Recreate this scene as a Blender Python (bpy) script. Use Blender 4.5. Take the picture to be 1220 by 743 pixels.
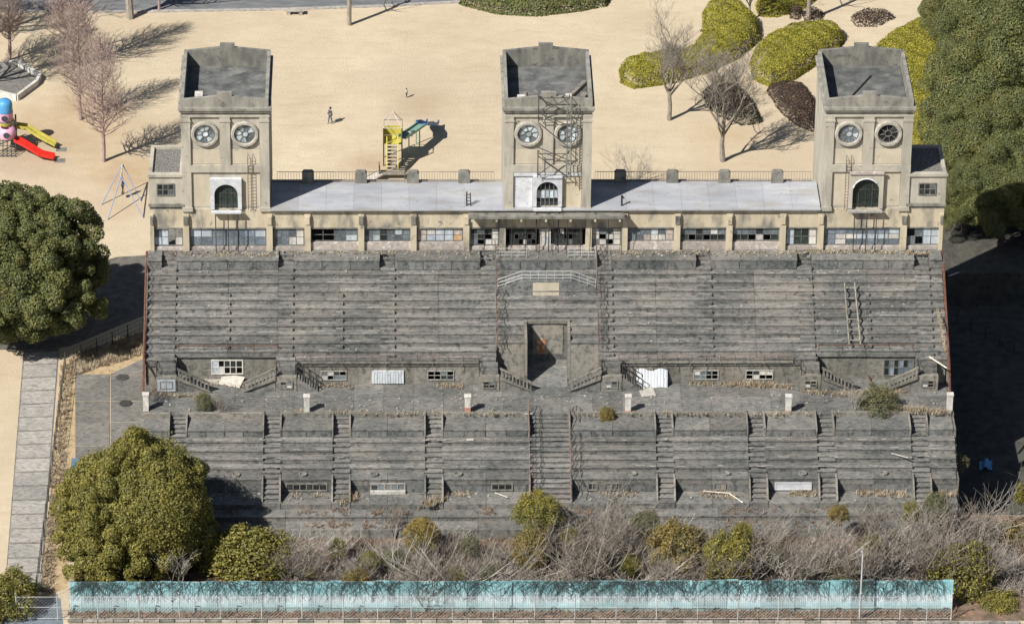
import bpy, math, random
import numpy as np
from mathutils import Vector, Matrix

for o in list(bpy.data.objects): bpy.data.objects.remove(o)
scn = bpy.context.scene
COL = scn.collection
R = math.radians

# ------------------------------------------------------------------ camera
CP = Vector((-12.576, -375.958, 202.476)); YAW, PIT, ROLL, FPX = R(1.5), R(29), R(.645), 6035.0
FW = Vector((math.sin(YAW)*math.cos(PIT), math.cos(YAW)*math.cos(PIT), -math.sin(PIT)))
_r = Vector((math.cos(YAW), -math.sin(YAW), 0)); _u = _r.cross(FW)
RT = _r*math.cos(ROLL) + _u*math.sin(ROLL); UP = _u*math.cos(ROLL) - _r*math.sin(ROLL)
cd = bpy.data.cameras.new('camera'); cam = bpy.data.objects.new('camera', cd); COL.objects.link(cam)
cd.sensor_width = 36; cd.lens = FPX/1220*36; cd.clip_start = 1; cd.clip_end = 6000
mw = Matrix((RT, UP, -FW)).transposed().to_4x4(); mw.translation = CP
cam.matrix_world = mw
scn.camera = cam

# ------------------------------------------------------------------ light
SUN_EL, SUN_PHI = R(45), R(42)            # shadows run to +X,+Y at 42 degrees
world = bpy.data.worlds.new('World'); scn.world = world; world.use_nodes = True
wn = world.node_tree.nodes; wl = world.node_tree.links
sky = wn.new('ShaderNodeTexSky'); sky.sky_type = 'NISHITA'; sky.sun_disc = False
sky.sun_elevation = SUN_EL; sky.sun_rotation = R(228)
bg = wn['Background']; bg.inputs[1].default_value = 0.05
wl.new(sky.outputs[0], bg.inputs[0])
sd = bpy.data.lights.new('sun', 'SUN'); sd.energy = 5.0; sd.angle = R(.53); sd.color = (1, .955, .88)
sun = bpy.data.objects.new('sun', sd); COL.objects.link(sun)
sdir = Vector((math.cos(SUN_PHI)*math.cos(SUN_EL), math.sin(SUN_PHI)*math.cos(SUN_EL), -math.sin(SUN_EL)))
sun.rotation_euler = sdir.to_track_quat('-Z', 'Y').to_euler(); sun.location = (-60, -60, 120)
vs = scn.view_settings
vs.view_transform = 'Standard'; vs.look = 'None'; vs.exposure = 0.4; vs.gamma = 1; vs.use_curve_mapping = False

# ------------------------------------------------------------------ helpers
G = -13.8                                  # ground level; 0 is the top landing of the stand
def ray(px, py): return FW + RT*((px-610)/FPX) + UP*((371.5-py)/FPX)
def at(px, py, Z=G):                       # measured point of the photograph on a level Z
    d = ray(px, py); return CP + d*((Z-CP.z)/d.z)
def atY(px, py, Y):                        # the same on an upright plane Y
    d = ray(px, py); return CP + d*((Y-CP.y)/d.y)

rng = random.Random(7)
WL = {}                                    # world location of every object built here
def link(o, parent=None, wloc=(0, 0, 0)):
    COL.objects.link(o)
    w = Vector(wloc); WL[o.name] = w
    if parent is not None:
        o.parent = parent; o.location = w - WL[parent.name]
    else: o.location = w
    return o
def tag(o, label=None, cat=None, group=None, kind=None):
    if label: o['label'] = label
    if cat: o['category'] = cat
    if group: o['group'] = group
    if kind: o['kind'] = kind
    return o
def root(name, loc, label, cat, group=None):
    o = bpy.data.objects.new(name, None); o.empty_display_size = .3
    link(o, None, loc); return tag(o, label, cat, group)

class MB:
    def __init__(s): s.v = []; s.f = []
    def quad(s, a, b, c, d):
        n = len(s.v); s.v += [tuple(a), tuple(b), tuple(c), tuple(d)]; s.f.append((n, n+1, n+2, n+3)); return s
    def box(s, x0, x1, y0, y1, z0, z1):
        n = len(s.v)
        s.v += [(x, y, z) for z in (z0, z1) for y in (y0, y1) for x in (x0, x1)]
        s.f += [tuple(n+i for i in q) for q in ((0,2,3,1),(4,5,7,6),(0,1,5,4),(2,6,7,3),(0,4,6,2),(1,3,7,5))]
        return s
    def obox(s, c, ex, ey, ez):            # box about centre c with half-axis vectors
        c = Vector(c); ex = Vector(ex); ey = Vector(ey); ez = Vector(ez); n = len(s.v)
        s.v += [tuple(c+ex*a+ey*b+ez*g) for g in (-1, 1) for b in (-1, 1) for a in (-1, 1)]
        s.f += [tuple(n+i for i in q) for q in ((0,2,3,1),(4,5,7,6),(0,1,5,4),(2,6,7,3),(0,4,6,2),(1,3,7,5))]
        return s
    def prism(s, poly, axis, a, b):        # 2-D polygon extruded along an axis
        n = len(s.v); k = len(poly)
        for t in (a, b):
            for p, q in poly:
                s.v.append((t, p, q) if axis == 'x' else (p, t, q) if axis == 'y' else (p, q, t))
        s.f.append(tuple(range(n, n+k))); s.f.append(tuple(reversed(range(n+k, n+2*k))))
        for i in range(k):
            j = (i+1) % k; s.f.append((n+i, n+k+i, n+k+j, n+j))
        return s
    def tube(s, pts, r, sides=5, cap=True):
        pts = [Vector(p) for p in pts]; n0 = len(s.v); m = len(pts)
        rr = r if isinstance(r, (list, tuple)) else [r]*m
        for i, p in enumerate(pts):
            d = (pts[min(i+1, m-1)]-pts[max(i-1, 0)])
            if d.length < 1e-6: d = Vector((0, 0, 1))
            d.normalize()
            a = d.cross(Vector((0, 0, 1)) if abs(d.z) < .9 else Vector((1, 0, 0))).normalized(); b = d.cross(a)
            for k in range(sides):
                t = 2*math.pi*k/sides; q = p + (a*math.cos(t)+b*math.sin(t))*rr[i]
                s.v.append((q.x, q.y, q.z))
        for i in range(m-1):
            for k in range(sides):
                l = (k+1) % sides; A = n0+i*sides
                s.f.append((A+k, A+l, A+sides+l, A+sides+k))
        if cap:
            s.f.append(tuple(n0+k for k in reversed(range(sides)))); s.f.append(tuple(n0+(m-1)*sides+k for k in range(sides)))
        return s
    def lathe(s, prof, c, sides=20, axis='z'):   # profile of (radius, height)
        n0 = len(s.v); m = len(prof); c = Vector(c)
        for r_, h in prof:
            for k in range(sides):
                t = 2*math.pi*k/sides
                p = (r_*math.cos(t), r_*math.sin(t), h) if axis == 'z' else (r_*math.cos(t), h, r_*math.sin(t))
                s.v.append(tuple(c+Vector(p)))
        for i in range(m-1):
            for k in range(sides):
                l = (k+1) % sides; s.f.append((n0+i*sides+k, n0+i*sides+l, n0+(i+1)*sides+l, n0+(i+1)*sides+k))
        return s
    def mesh(s, name, m, shift=None, smooth=False):
        me = bpy.data.meshes.new(name)
        vv = s.v if shift is None else [(x-shift[0], y-shift[1], z-shift[2]) for x, y, z in s.v]
        me.from_pydata(vv, [], s.f); me.update()
        if m: me.materials.append(m)
        if smooth: me.shade_smooth()
        return me
    def build(s, name, m, parent=None, smooth=False, base=False, fix=False):
        a = np.array(s.v); lo = a.min(0); hi = a.max(0)
        c = (lo+hi)/2
        if base: c[2] = lo[2]
        me = s.mesh(name, m, c, smooth)
        if fix:
            import bmesh
            bm = bmesh.new(); bm.from_mesh(me); bmesh.ops.recalc_face_normals(bm, faces=bm.faces); bm.to_mesh(me); bm.free()
        return link(bpy.data.objects.new(name, me), parent, c)
def put(name, me, parent, wloc, rz=0, sc=None):
    o = bpy.data.objects.new(name, me); link(o, parent, wloc); o.rotation_euler.z = rz
    if sc: o.scale = sc
    return o
def copy_tree(o, loc, rz=0, sc=1.0):
    c = o.copy(); COL.objects.link(c); c.location = loc; c.rotation_euler = (0, 0, rz)
    c.scale = (sc, sc, sc) if isinstance(sc, (int, float)) else sc
    WL[c.name] = Vector(loc)
    for ch in o.children:
        d = ch.copy(); COL.objects.link(d); d.parent = c
        for g in ch.children:
            e = g.copy(); COL.objects.link(e); e.parent = d
    return c

# ------------------------------------------------------------------ materials
def newmat(name, rough=.9, spec=.25):
    m = bpy.data.materials.new(name); m.use_nodes = True
    n = m.node_tree.nodes; b = n['Principled BSDF']
    b.inputs['Roughness'].default_value = rough; b.inputs['Specular IOR Level'].default_value = spec
    return m, n, m.node_tree.links, b
class NT:
    def __init__(s, m, n, l, b): s.m, s.n, s.l, s.b = m, n, l, b
    def pos(s, stretch=(1, 1, 1)):
        g = s.n.new('ShaderNodeNewGeometry'); mp = s.n.new('ShaderNodeMapping'); mp.inputs['Scale'].default_value = stretch
        s.l.new(g.outputs['Position'], mp.inputs[0]); return mp.outputs[0]
    def noise(s, scale, stretch=(1, 1, 1), detail=5, rough=.6, lo=.35, hi=.65, dist=0):
        t = s.n.new('ShaderNodeTexNoise'); t.inputs['Scale'].default_value = scale; t.inputs['Detail'].default_value = detail
        t.inputs['Roughness'].default_value = rough; t.inputs['Distortion'].default_value = dist
        s.l.new(s.pos(stretch), t.inputs['Vector']); return s.ramp(t.outputs['Fac'], lo, hi)
    def ramp(s, f, lo, hi, a=0, b=1):
        r = s.n.new('ShaderNodeMapRange'); r.clamp = True
        for i, v in enumerate((lo, hi, a, b)): r.inputs[i+1].default_value = v
        s.l.new(f, r.inputs[0]); return r.outputs[0]
    def mix(s, f, a, b, mode='MIX'):
        x = s.n.new('ShaderNodeMix'); x.data_type = 'RGBA'; x.blend_type = mode
        for i, v in ((0, f), (6, a), (7, b)):
            if isinstance(v, (int, float)): x.inputs[i].default_value = v
            elif isinstance(v, tuple): x.inputs[i].default_value = (*v, 1)
            else: s.l.new(v, x.inputs[i])
        return x.outputs[2]
    def mul(s, a, b, op='MULTIPLY'):
        x = s.n.new('ShaderNodeMath'); x.operation = op
        for i, v in enumerate((a, b)):
            if isinstance(v, (int, float)): x.inputs[i].default_value = v
            else: s.l.new(v, x.inputs[i])
        return x.outputs[0]
    def rnd(s, a, b):
        o = s.n.new('ShaderNodeObjectInfo'); return s.ramp(o.outputs['Random'], 0, 1, a, b)
    def island(s, a=0, b=1):
        g = s.n.new('ShaderNodeNewGeometry'); return s.ramp(g.outputs['Random Per Island'], 0, 1, a, b)
    def grey(s, c, v):                       # multiply colour by a value socket
        h = s.n.new('ShaderNodeHueSaturation'); s.l.new(c, h.inputs['Color']); s.l.new(v, h.inputs['Value']); return h.outputs[0]
    def out(s, c): s.l.new(c, s.b.inputs['Base Color']); return s
    def bump(s, f, st=.3, d=.05):
        x = s.n.new('ShaderNodeBump'); x.inputs['Strength'].default_value = st; x.inputs['Distance'].default_value = d
        s.l.new(f, x.inputs['Height']); s.l.new(x.outputs[0], s.b.inputs['Normal']); return s
def N(name, rough=.9, spec=.25): return NT(*newmat(name, rough, spec))

def two(name, c1, c2, scale=2, stretch=(1, 1, 1), rough=.9, spots=None, sp=(14, .62, .7), var=.12, bump=.25, spec=.2, second=None):
    t = N(name, rough, spec)
    f = t.noise(scale, stretch); c = t.mix(f, c1, c2)
    if second: c = t.mix(t.noise(second[1], second[2], lo=second[3], hi=second[4]), c, second[0])
    if spots: c = t.mix(t.noise(sp[0], (1, 1, 1), lo=sp[1], hi=sp[2]), c, spots)
    if var: c = t.grey(c, t.rnd(1-var, 1+var))
    t.out(c); t.bump(t.noise(max(scale*4, 8), stretch, detail=6, lo=.2, hi=.8), bump, .03)
    return t.m

def concrete(name, dark, mid, light, var=.17, streak=(.25, 1.5, 1.5)):
    t = N(name, .95, .1)
    c = t.mix(t.noise(1.3, streak, detail=8, rough=.7, lo=.38, hi=.62), dark, mid)
    c = t.mix(t.mul(t.noise(.22, (1, 1.6, 1.6), detail=4, lo=.5, hi=.66), .5), c, (mid[0]*1.16, mid[1]*1.06, mid[2]*1.0))
    c = t.mix(t.mul(t.noise(.16, (1, 1.4, 1.4), detail=4, lo=.50, hi=.66), .7), c, (dark[0]*.75, dark[1]*.82, dark[2]*.84))
    c = t.mix(t.mul(t.noise(4.5, (.5, 1, 1), detail=8, rough=.75, lo=.4, hi=.66), .65), c, (mid[0]*1.3, mid[1]*1.22, mid[2]*1.2))
    c = t.mix(t.mul(t.noise(6, (.4, 1, .3), detail=7, rough=.7, lo=.5, hi=.64), .75), c, tuple(x*.5 for x in dark))
    c = t.mix(t.mul(t.noise(2.4, (.16, 2.2, 2.2), detail=6, rough=.7, lo=.63, hi=.70), .7), c, light)
    c = t.mix(t.mul(t.noise(13, (.6, 1, 1), detail=6, rough=.7, lo=.64, hi=.70), .8), c, light)
    c = t.grey(c, t.rnd(1-var, 1+var)); t.out(c)
    t.bump(t.noise(12, (1, 1, 1), detail=8, rough=.7, lo=.2, hi=.8), .6, .06)
    return t.m

m_tier = concrete('tier_concrete', (.086, .098, .098), (.24, .234, .218), (.50, .48, .45))
m_walk = concrete('walk_concrete', (.095, .104, .103), (.205, .202, .188), (.42, .40, .36), streak=(.8, .8, .8))
m_panel = concrete('panel_concrete', (.075, .088, .094), (.20, .205, .20), (.40, .40, .38), streak=(1.2, 1.2, .25))
m_side = concrete('side_concrete', (.135, .135, .122), (.255, .245, .215), (.40, .385, .34), streak=(1, 1, .3))
m_cream = two('cream_plaster', (.45, .39, .285), (.56, .495, .375), 1.2, (1, 1, .3), .9, (.16, .15, .13), (1.4, .60, .72), .06, second=((.2, .195, .175), .7, (1, 1, .4), .49, .66))
m_tower = two('tower_stucco', (.36, .335, .285), (.48, .45, .38), 1.1, (1, 1, .3), .9, (.13, .125, .11), (2.2, .63, .75), .04, second=((.22, .21, .185), .55, (1, 1, .22), .5, .74))
m_tpanel = two('tower_panel_plaster', (.45, .40, .31), (.54, .485, .385), .9, (1, 1, .5), .9, (.25, .235, .2), (2.5, .63, .74), .05)
m_dirty = two('sooty_concrete', (.13, .13, .118), (.25, .24, .21), 1.6, (1, 1, .35), .95, (.07, .072, .07), (1.3, .55, .72), .06)
m_parapet = two('sooty_parapet', (.19, .185, .165), (.33, .315, .275), 1.3, (1, 1, .3), .95, (.085, .085, .08), (1.2, .56, .74), .05)
m_ring = two('ring_stucco', (.30, .285, .245), (.44, .415, .36), 3, (1, 1, 1), .92, (.16, .155, .14), (5, .58, .7), .04, bump=.5)
m_deck = two('roof_bitumen', (.075, .082, .082), (.17, .17, .165), .8, (1, 1, 1), .95, (.2, .2, .19), (.9, .56, .66), .1)
m_gravel = two('gravel_roof', (.06, .06, .055), (.3, .29, .27), 9, (1, 1, 1), .95, None, var=0, bump=.8)
m_roofw = two('pale_roof_coating', (.31, .325, .36), (.41, .42, .445), .7, (.4, 1, 1), .7, (.24, .23, .21), (2.2, .6, .74), .07, second=((.30, .285, .255), .5, (.5, 1.6, 1), .5, .72))
m_white = two('white_plaster', (.47, .49, .53), (.62, .63, .65), 2, (1, 1, 1), .85, (.36, .35, .33), (3, .6, .72), .05)
m_wpaint = two('white_paint', (.42, .41, .38), (.62, .60, .56), 2.5, (1, 1, .5), .8, (.22, .19, .16), (6, .58, .68), .12)
m_pblue = two('pale_blue_board', (.33, .38, .44), (.48, .53, .58), 3, (1, 1, .4), .7, (.2, .22, .25), (4, .6, .7), .15)
m_pink = two('pinkish_plaster', (.30, .26, .235), (.46, .41, .37), 3, (1, 1, 1), .9, (.55, .54, .53), (2, .55, .65), .15)
m_orange = two('ochre_board', (.45, .27, .14), (.55, .38, .22), 3, (1, 1, 1), .9, (.5, .46, .4), (3, .55, .7), .1)
m_frame = two('steel_window_frame', (.10, .105, .10), (.22, .22, .21), 6, (1, 1, 1), .7, (.12, .07, .05), (10, .6, .7), .1)
m_rust = two('rusty_iron', (.10, .05, .037), (.21, .10, .07), 5, (1, 1, 1), .85, (.05, .03, .025), (12, .55, .65), .2)
m_rustl = two('faded_rusty_iron', (.12, .10, .088), (.23, .16, .13), 4, (1, 1, 1), .85, None, var=.2)
m_iron = two('dark_iron', (.03, .03, .03), (.09, .085, .08), 5, (1, 1, 1), .7, None, var=.2)
m_galv = two('galvanised_steel', (.36, .37, .37), (.5, .5, .49), 4, (1, 1, .3), .5, (.25, .2, .16), (9, .64, .72), .1)
m_void = two('dark_interior', (.012, .012, .012), (.03, .03, .028), 2, var=0)
m_wood = two('grey_wood', (.16, .148, .125), (.29, .268, .23), 4, (1, 1, 1), .9, None, var=.2)
m_plank = two('pale_plank', (.4, .37, .32), (.58, .55, .5), 4, (1, 1, 1), .9, None, var=.25)
m_sheet = two('weathered_sheet_metal', (.46, .5, .54), (.68, .71, .73), 1.6, (4, 1, .5), .5, (.33, .3, .27), (4, .6, .72), .05)
m_dwhite = two('grimy_white', (.27, .26, .24), (.45, .44, .41), 5, (1, 1, 1), .9, (.13, .12, .1), (8, .55, .68), .1)
def glass(name, c1, c2, rough=.25):
    t = N(name, rough, .6); c = t.mix(t.noise(3, lo=.3, hi=.7), c1, c2); c = t.mix(t.mul(t.noise(7, detail=6, rough=.7, lo=.5, hi=.64), .6), c, tuple(x*.3 for x in c1)); c = t.grey(c, t.rnd(.6, 1.3)); t.out(c); return t.m
m_gpale = glass('dusty_pale_glass', (.40, .48, .53), (.6, .66, .68), .35)
m_ggrey = glass('dusty_grey_glass', (.09, .115, .135), (.21, .245, .27), .3)
m_gblue = glass('dusty_blue_glass', (.13, .17, .22), (.27, .32, .38), .3)
m_gdark = glass('dark_glass', (.015, .02, .02), (.05, .06, .06), .12)
m_ggreen = glass('dark_green_glass', (.02, .032, .028), (.05, .068, .058), .25)

def paint(name, c, rough=.45, var=.0): return two(name, tuple(x*.85 for x in c), c, 3, rough=rough, var=var, bump=.05, spec=.4)

# ------------------------------------------------------------------ ground and setting
def ground_mat():
    t = N('dry_lawn', .98, .05)
    c = t.mix(t.noise(.10, lo=.3, hi=.7, detail=6), (.49, .41, .295), (.59, .505, .37))
    c = t.mix(t.mul(t.noise(.9, (.5, 1, 1), detail=7, rough=.7, lo=.42, hi=.72), .5), c, (.41, .33, .225))
    c = t.mix(t.mul(t.noise(.06, lo=.52, hi=.68, detail=7), .6), c, (.46, .37, .275))
    c = t.mix(t.mul(t.noise(7, detail=8, rough=.8, lo=.45, hi=.75), .45), c, (.64, .53, .36))
    c = t.mix(t.mul(t.noise(.35, (.35, 1.2, 1), detail=6, rough=.7, lo=.55, hi=.75), .5), c, (.40, .31, .215))
    c = t.mix(t.mul(t.noise(2.5, (1, 1, 1), detail=8, rough=.8, lo=.6, hi=.72), .6), c, (.33, .255, .17))
    # worn soil round the play equipment and under the left trees
    def worn(p, r, col, k):
        nonlocal c
        g = t.n.new('ShaderNodeNewGeometry'); v = t.n.new('ShaderNodeVectorMath'); v.operation = 'DISTANCE'
        v.inputs[1].default_value = (p.x, p.y, G); t.l.new(g.outputs['Position'], v.inputs[0])
        nn = t.noise(.5, lo=0, hi=1, detail=5)
        d = t.mul(v.outputs['Value'], t.mul(nn, r*.9), 'ADD')
        c = t.mix(t.mul(t.ramp(d, r*.55, r*1.35, 1, 0), k), c, col)
    for (px, py), r, col, k in (((70, 160), 11, (.43, .32, .20), .8), ((140, 245), 6, (.46, .36, .25), .7), ((500, 125), 5, (.38, .29, .20), .6),
                                ((25, 185), 6, (.40, .33, .25), .7), ((445, 195), 4, (.36, .26, .18), .55), ((860, 160), 5, (.44, .34, .2), .5), ((105, 120), 5, (.36, .25, .14), .55), ((150, 205), 5, (.40, .26, .14), .6)):
        worn(at(px, py), r, col, k)
    t.out(c); t.bump(t.noise(5, detail=8, rough=.75, lo=.2, hi=.8), .6, .08)
    return t.m
m_lawn = ground_mat()
m_soil = two('leaf_litter_soil', (.11, .085, .062), (.22, .155, .115), 1.1, rough=.98, spots=(.34, .19, .12), sp=(3, .55, .68), var=0, bump=.7)
m_asph = two('asphalt', (.05, .053, .056), (.085, .088, .09), 3, rough=.95, var=0, spots=(.12, .12, .12), sp=(30, .6, .7))
m_road = two('road_asphalt', (.13, .135, .14), (.19, .195, .2), 1.5, (.4, 1, 1), .95, var=0)
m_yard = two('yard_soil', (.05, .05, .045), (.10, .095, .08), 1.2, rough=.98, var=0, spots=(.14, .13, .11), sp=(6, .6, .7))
m_slab = concrete('path_slab', (.26, .25, .235), (.40, .385, .355), (.55, .53, .5), .1, (1, 1, 1))
m_pad = concrete('yard_slab', (.13, .13, .122), (.21, .205, .19), (.27, .26, .23), .09, (1, 1, 1))

def sheet(name, pts, z, m, thick=None):
    mb = MB()
    mb.prism([(p[0], p[1]) for p in pts], 'z', z-(thick or .3), z)
    return tag(mb.build(name, m, fix=True), kind='structure')
YZ = -17.0; YX0, YX1, YY0, YY1 = 33.64, 62.0, -20.2, 21.0  # yard level dropped so the stand's shadow reaches further across it
g = MB()
for x0, x1, y0, y1 in ((-1500, YX0, -900, 2400), (YX1, 1500, -900, 2400), (YX0, YX1, -900, YY0), (YX0, YX1, YY1, 2400)):
    g.quad((x0, y0, G), (x1, y0, G), (x1, y1, G), (x0, y1, G))
tag(g.build('ground', m_lawn), kind='structure')
def px_poly(pts, z=G): return [tuple(at(x, y, z)[:2]) for x, y in pts]
sheet('asphalt_road', px_poly([(-60, 12), (120, 14), (340, 10.5), (470, 6), (560, 1), (640, -6), (760, -20), (760, -60), (500, -30), (300, -22), (-60, -24)]), G+.006, m_road, .2)
sheet('road_kerb', px_poly([(-60, 14.5), (120, 16.5), (340, 13), (470, 8.5), (560, 3.5), (640, -3.5), (640, -6), (560, 1), (470, 6), (340, 10.5), (120, 14), (-60, 12)]), G+.11, m_slab, .3)
sheet('soil_strip', [(-38.5, -36.6), (60, -36.6), (60, -20.55), (34, -20.55), (34, -23.9), (-34, -23.9), (-34, -16), (-38.5, -16)], G+.004, m_soil)
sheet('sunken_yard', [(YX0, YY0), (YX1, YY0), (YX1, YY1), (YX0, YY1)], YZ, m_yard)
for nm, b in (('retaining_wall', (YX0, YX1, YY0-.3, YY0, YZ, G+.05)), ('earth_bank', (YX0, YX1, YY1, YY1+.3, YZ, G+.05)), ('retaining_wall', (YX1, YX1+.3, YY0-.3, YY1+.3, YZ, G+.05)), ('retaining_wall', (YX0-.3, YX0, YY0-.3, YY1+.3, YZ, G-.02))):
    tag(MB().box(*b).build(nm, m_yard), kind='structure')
sheet('wood_shade_floor', [(YX0, YY1+.31), (75, YY1+.31), (75, 110), (44, 110), (40, 60), (37, 40), (YX0, 34)], G+.01, m_yard, .1)  # dark ground colour stands in for the shade under the trees
sheet('tree_shade_sheet', px_poly([(176, 304), (140, 306), (100, 316), (50, 340), (0, 376), (-10, 400), (-10, 416), (29, 417.5), (70, 414.5), (84, 412), (176, 374)]), G+.004, two('tree_shade_soil', (.10, .095, .085), (.17, .155, .135), 1.5, rough=.98, var=0, bump=.6))  # dark soil sheet with the big left tree's shadow painted into outline and colour
sheet('front_pavement', [(-60, -60), (75, -60), (75, -37.05), (-60, -37.05)], G+.005, m_road)
sheet('dry_grass_strip', px_poly([(72, 432), (92, 425), (172, 395), (172, 430), (92, 470), (88, 560), (80, 700), (48, 712), (62, 560)]), G+.008, two('dry_grass_soil', (.34, .25, .15), (.50, .39, .24), 2, rough=.98, var=0, spots=(.2, .16, .1), sp=(5, .55, .7), bump=.7), .2)
sheet('corner_pavement', px_poly([(-20, 716), (72, 712), (76, 748), (-20, 748)]), G+.012, two('bluish_asphalt', (.13, .16, .19), (.19, .22, .25), 2, rough=.9, var=0), .1)

# slabs of the narrow path on the left, and of the concrete yard beside the stand
sheet('path_bed', px_poly([(28, 417), (70.5, 415), (49.5, 703), (5.5, 703)]), G+.02, m_dirty, .1)
path = root('paved_path', at(40, 560), 'narrow straight path of pale concrete slabs along the fence on the left', 'path')
L0, L1, R0, R1 = at(29.5, 420), at(7, 700), at(69, 418), at(48, 700)
NS = 17
for i in range(NS):
    a, b = i/NS+.0032, (i+1)/NS-.0032
    mb = MB(); q = [L0.lerp(L1, a), R0.lerp(R1, a), R0.lerp(R1, b), L0.lerp(L1, b)]
    mb.prism([(p.x, p.y) for p in q], 'z', G-.1, G+.06+rng.uniform(-.012, .012)); mb.build('slab', m_slab, path, fix=True)
pad = root('concrete_yard', at(130, 490), 'cracked grey concrete yard of large slabs beside the left end of the stand', 'yard')
PX = [89, 131, 171]; PY = [430, 447, 478, 503, 531, 562]
for i in range(2):
    for j in range(5):
        top = PY[j]
        y0, y1 = top, PY[j+1]
        if j == 0: q = [at(PX[i]+.7, 470-(0 if i == 0 else 24)), at(PX[i+1]-.7, 450-(0 if i == 0 else 22)), at(PX[i+1]-.7, y1-.4), at(PX[i]+.7, y1-.4)]
        else: q = [at(PX[i]+.7, y0+.4), at(PX[i+1]-.7, y0+.4), at(PX[i+1]-.7, y1-.4), at(PX[i]+.7, y1-.4)]
        mb = MB().prism([(p.x, p.y) for p in q], 'z', G-.1, G+.05+rng.uniform(-.015, .02)); mb.build('slab', m_pad, pad, fix=True)
for (px, py) in ((146, 450), (150, 481)):
    p = at(px, py); MB().lathe([(0, .075), (.55, .075), (.58, .06), (.58, .02)], (p.x, p.y, G), 20).build('manhole_cover', m_iron, pad, fix=True)

# ------------------------------------------------------------------ the grandstand
stand = root('grandstand', (0, -10, G), 'huge derelict grey concrete grandstand with three square towers along its top', 'grandstand')
EX = 33.4
def step_profile(yb, yf, zt, zb, lip=.06):       # a tread with a small overhanging nosing
    return [(yb, zb), (yb, zt), (yf-lip, zt), (yf-lip, zt-.09), (yf, zt-.1), (yf, zb)]
def seg(name, x0, x1, prof, m, j=.012, parent=stand):
    dz = rng.uniform(-j, j); dy = rng.uniform(-j, j)
    mb = MB().prism([(y+dy, z+dz) for y, z in prof], 'x', x0+.012, x1-.012)
    return mb.build(name, m, parent, fix=True)
RUN, RISE = .674, .444
def rowY(k): return -1.72-k*RUN
def rowZ(k): return -.99-(k-1)*RISE
AW = .62
AIS = [-31.6, -21.8, -13.3, -4.85, 4.95, 13.3, 21.8, 31.7]
edges = [-EX] + AIS + [EX]
# top landing and panel wall
for a, b in zip(edges[:-1], edges[1:]):
    x0 = a if a == -EX else a+AW; x1 = b if b == EX else b-AW
    seg('landing_slab', x0, x1, [(.0, -1.3), (.0, 0), (-1.80, 0), (-1.80, -.12), (-1.72, -.14), (-1.72, -1.3)], m_walk)
    n = max(1, round((x1-x0)/2.1)); w = (x1-x0)/n                 # cast panels of the wall below the landing
    for i in range(n):
        if x1-x0 > 2: MB().box(x0+i*w+.05, x0+(i+1)*w-.05, -1.77, -1.7, -.93, -.2+rng.uniform(-.02, .02)).build('wall_panel', m_panel, stand)
for a in AIS:                                             # steps through the landing
    for k in range(5):
        seg('aisle_step', a-AW, a+AW, [(-.1-k*.42, -1.4), (-.1-k*.42, -.18-k*.2), (-.52-k*.42, -.18-k*.2), (-.52-k*.42, -1.4)], m_walk)
    MB().box(a-AW+.01, a+AW-.01, -.1, .0, -1.3, -.02).build('aisle_step', m_walk, stand)
VX = (-1.65, 1.75)                                         # the opening in the middle
cuts = [-EX, -31.0, -26.6, -22.45, -17.3, -13.3, -9.0, -4.85, 0, 4.95, 9.2, 13.3, 17.5, 22.45, 27, 31.1, EX]
for k in range(1, 12):
    for a, b in zip(cuts[:-1], cuts[1:]):
        pieces = [(a, b)]
        if k >= 11 and (b <= -22.4 and a >= -31.01 or a >= 22.4 and b <= 31.11): continue
        if k >= 7:
            if a == -4.85: pieces = [(a, VX[0]-.22)]
            if b == 4.95: pieces = [(VX[1]+.22, b)]
        if k >= 10:
            if a == -4.85: pieces = [(a, -4.25)]
            if b == 4.95: pieces = [(4.35, b)]
        for p, q in pieces:
            seg('tier', p, q, step_profile(rowY(k-1)+.04, rowY(k), rowZ(k), rowZ(k)-.62), m_tier, .02)
    extra = [(-17.3, .3), (-26.6, .15), (27, .15)] if k >= 4 else []
    for a, w in [(x, AW) for x in AIS] + extra:
        if w < .6 and k > 10: continue
        MB().box(a-w, a+w, rowY(k-1)-RUN*.52, rowY(k-1)+.01, rowZ(k)+.002, rowZ(k)+RISE*.5).build('aisle_step', m_tier, stand)
# side walls close the stand
for s in (-1, 1):
    prof = [(0, G-.2), (0, -.2), (-1.7, -.2), (-1.75, -1.15)] + [(-9.2, -5.6), (-9.2, -7.95), (-14, -7.95), (-14, -8.3), (-15.9, -8.3), (-15.95, -9.0), (-18.7, -10.75), (-19.8, -10.75), (-19.8, -12), (-22.8, -12.9), (-24, G-.2)]
    x0, x1 = (EX*s, (EX+.22)*s); MB().prism(prof, 'x', min(x0, x1), max(x0, x1)).build('side_wall', m_side, stand, fix=True)
    X = s*(EX+.12)
    bm_ = MB().tube([(X, -.2, -.02), (X, -1.7, -.5), (X, -9.1, -5.3), (X, -10.2, -6.2), (X, -11.4, -7.7)], .11, 5)
    bm_.build('edge_beam', m_rust, stand)
    for i in range(13):
        t = i/12; y = -1.7-7.4*t; z = -.5-4.8*t
        MB().tube([(X, y, z), (X-s*.02, y, z+.75)], .035, 4).build('edge_post', m_rust, stand)
    MB().tube([(X-s*.02, -1.7-7.4*i/12, -.5-4.8*i/12+.75) for i in range(13)], .03, 4).build('edge_rail', m_rust, stand)

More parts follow.
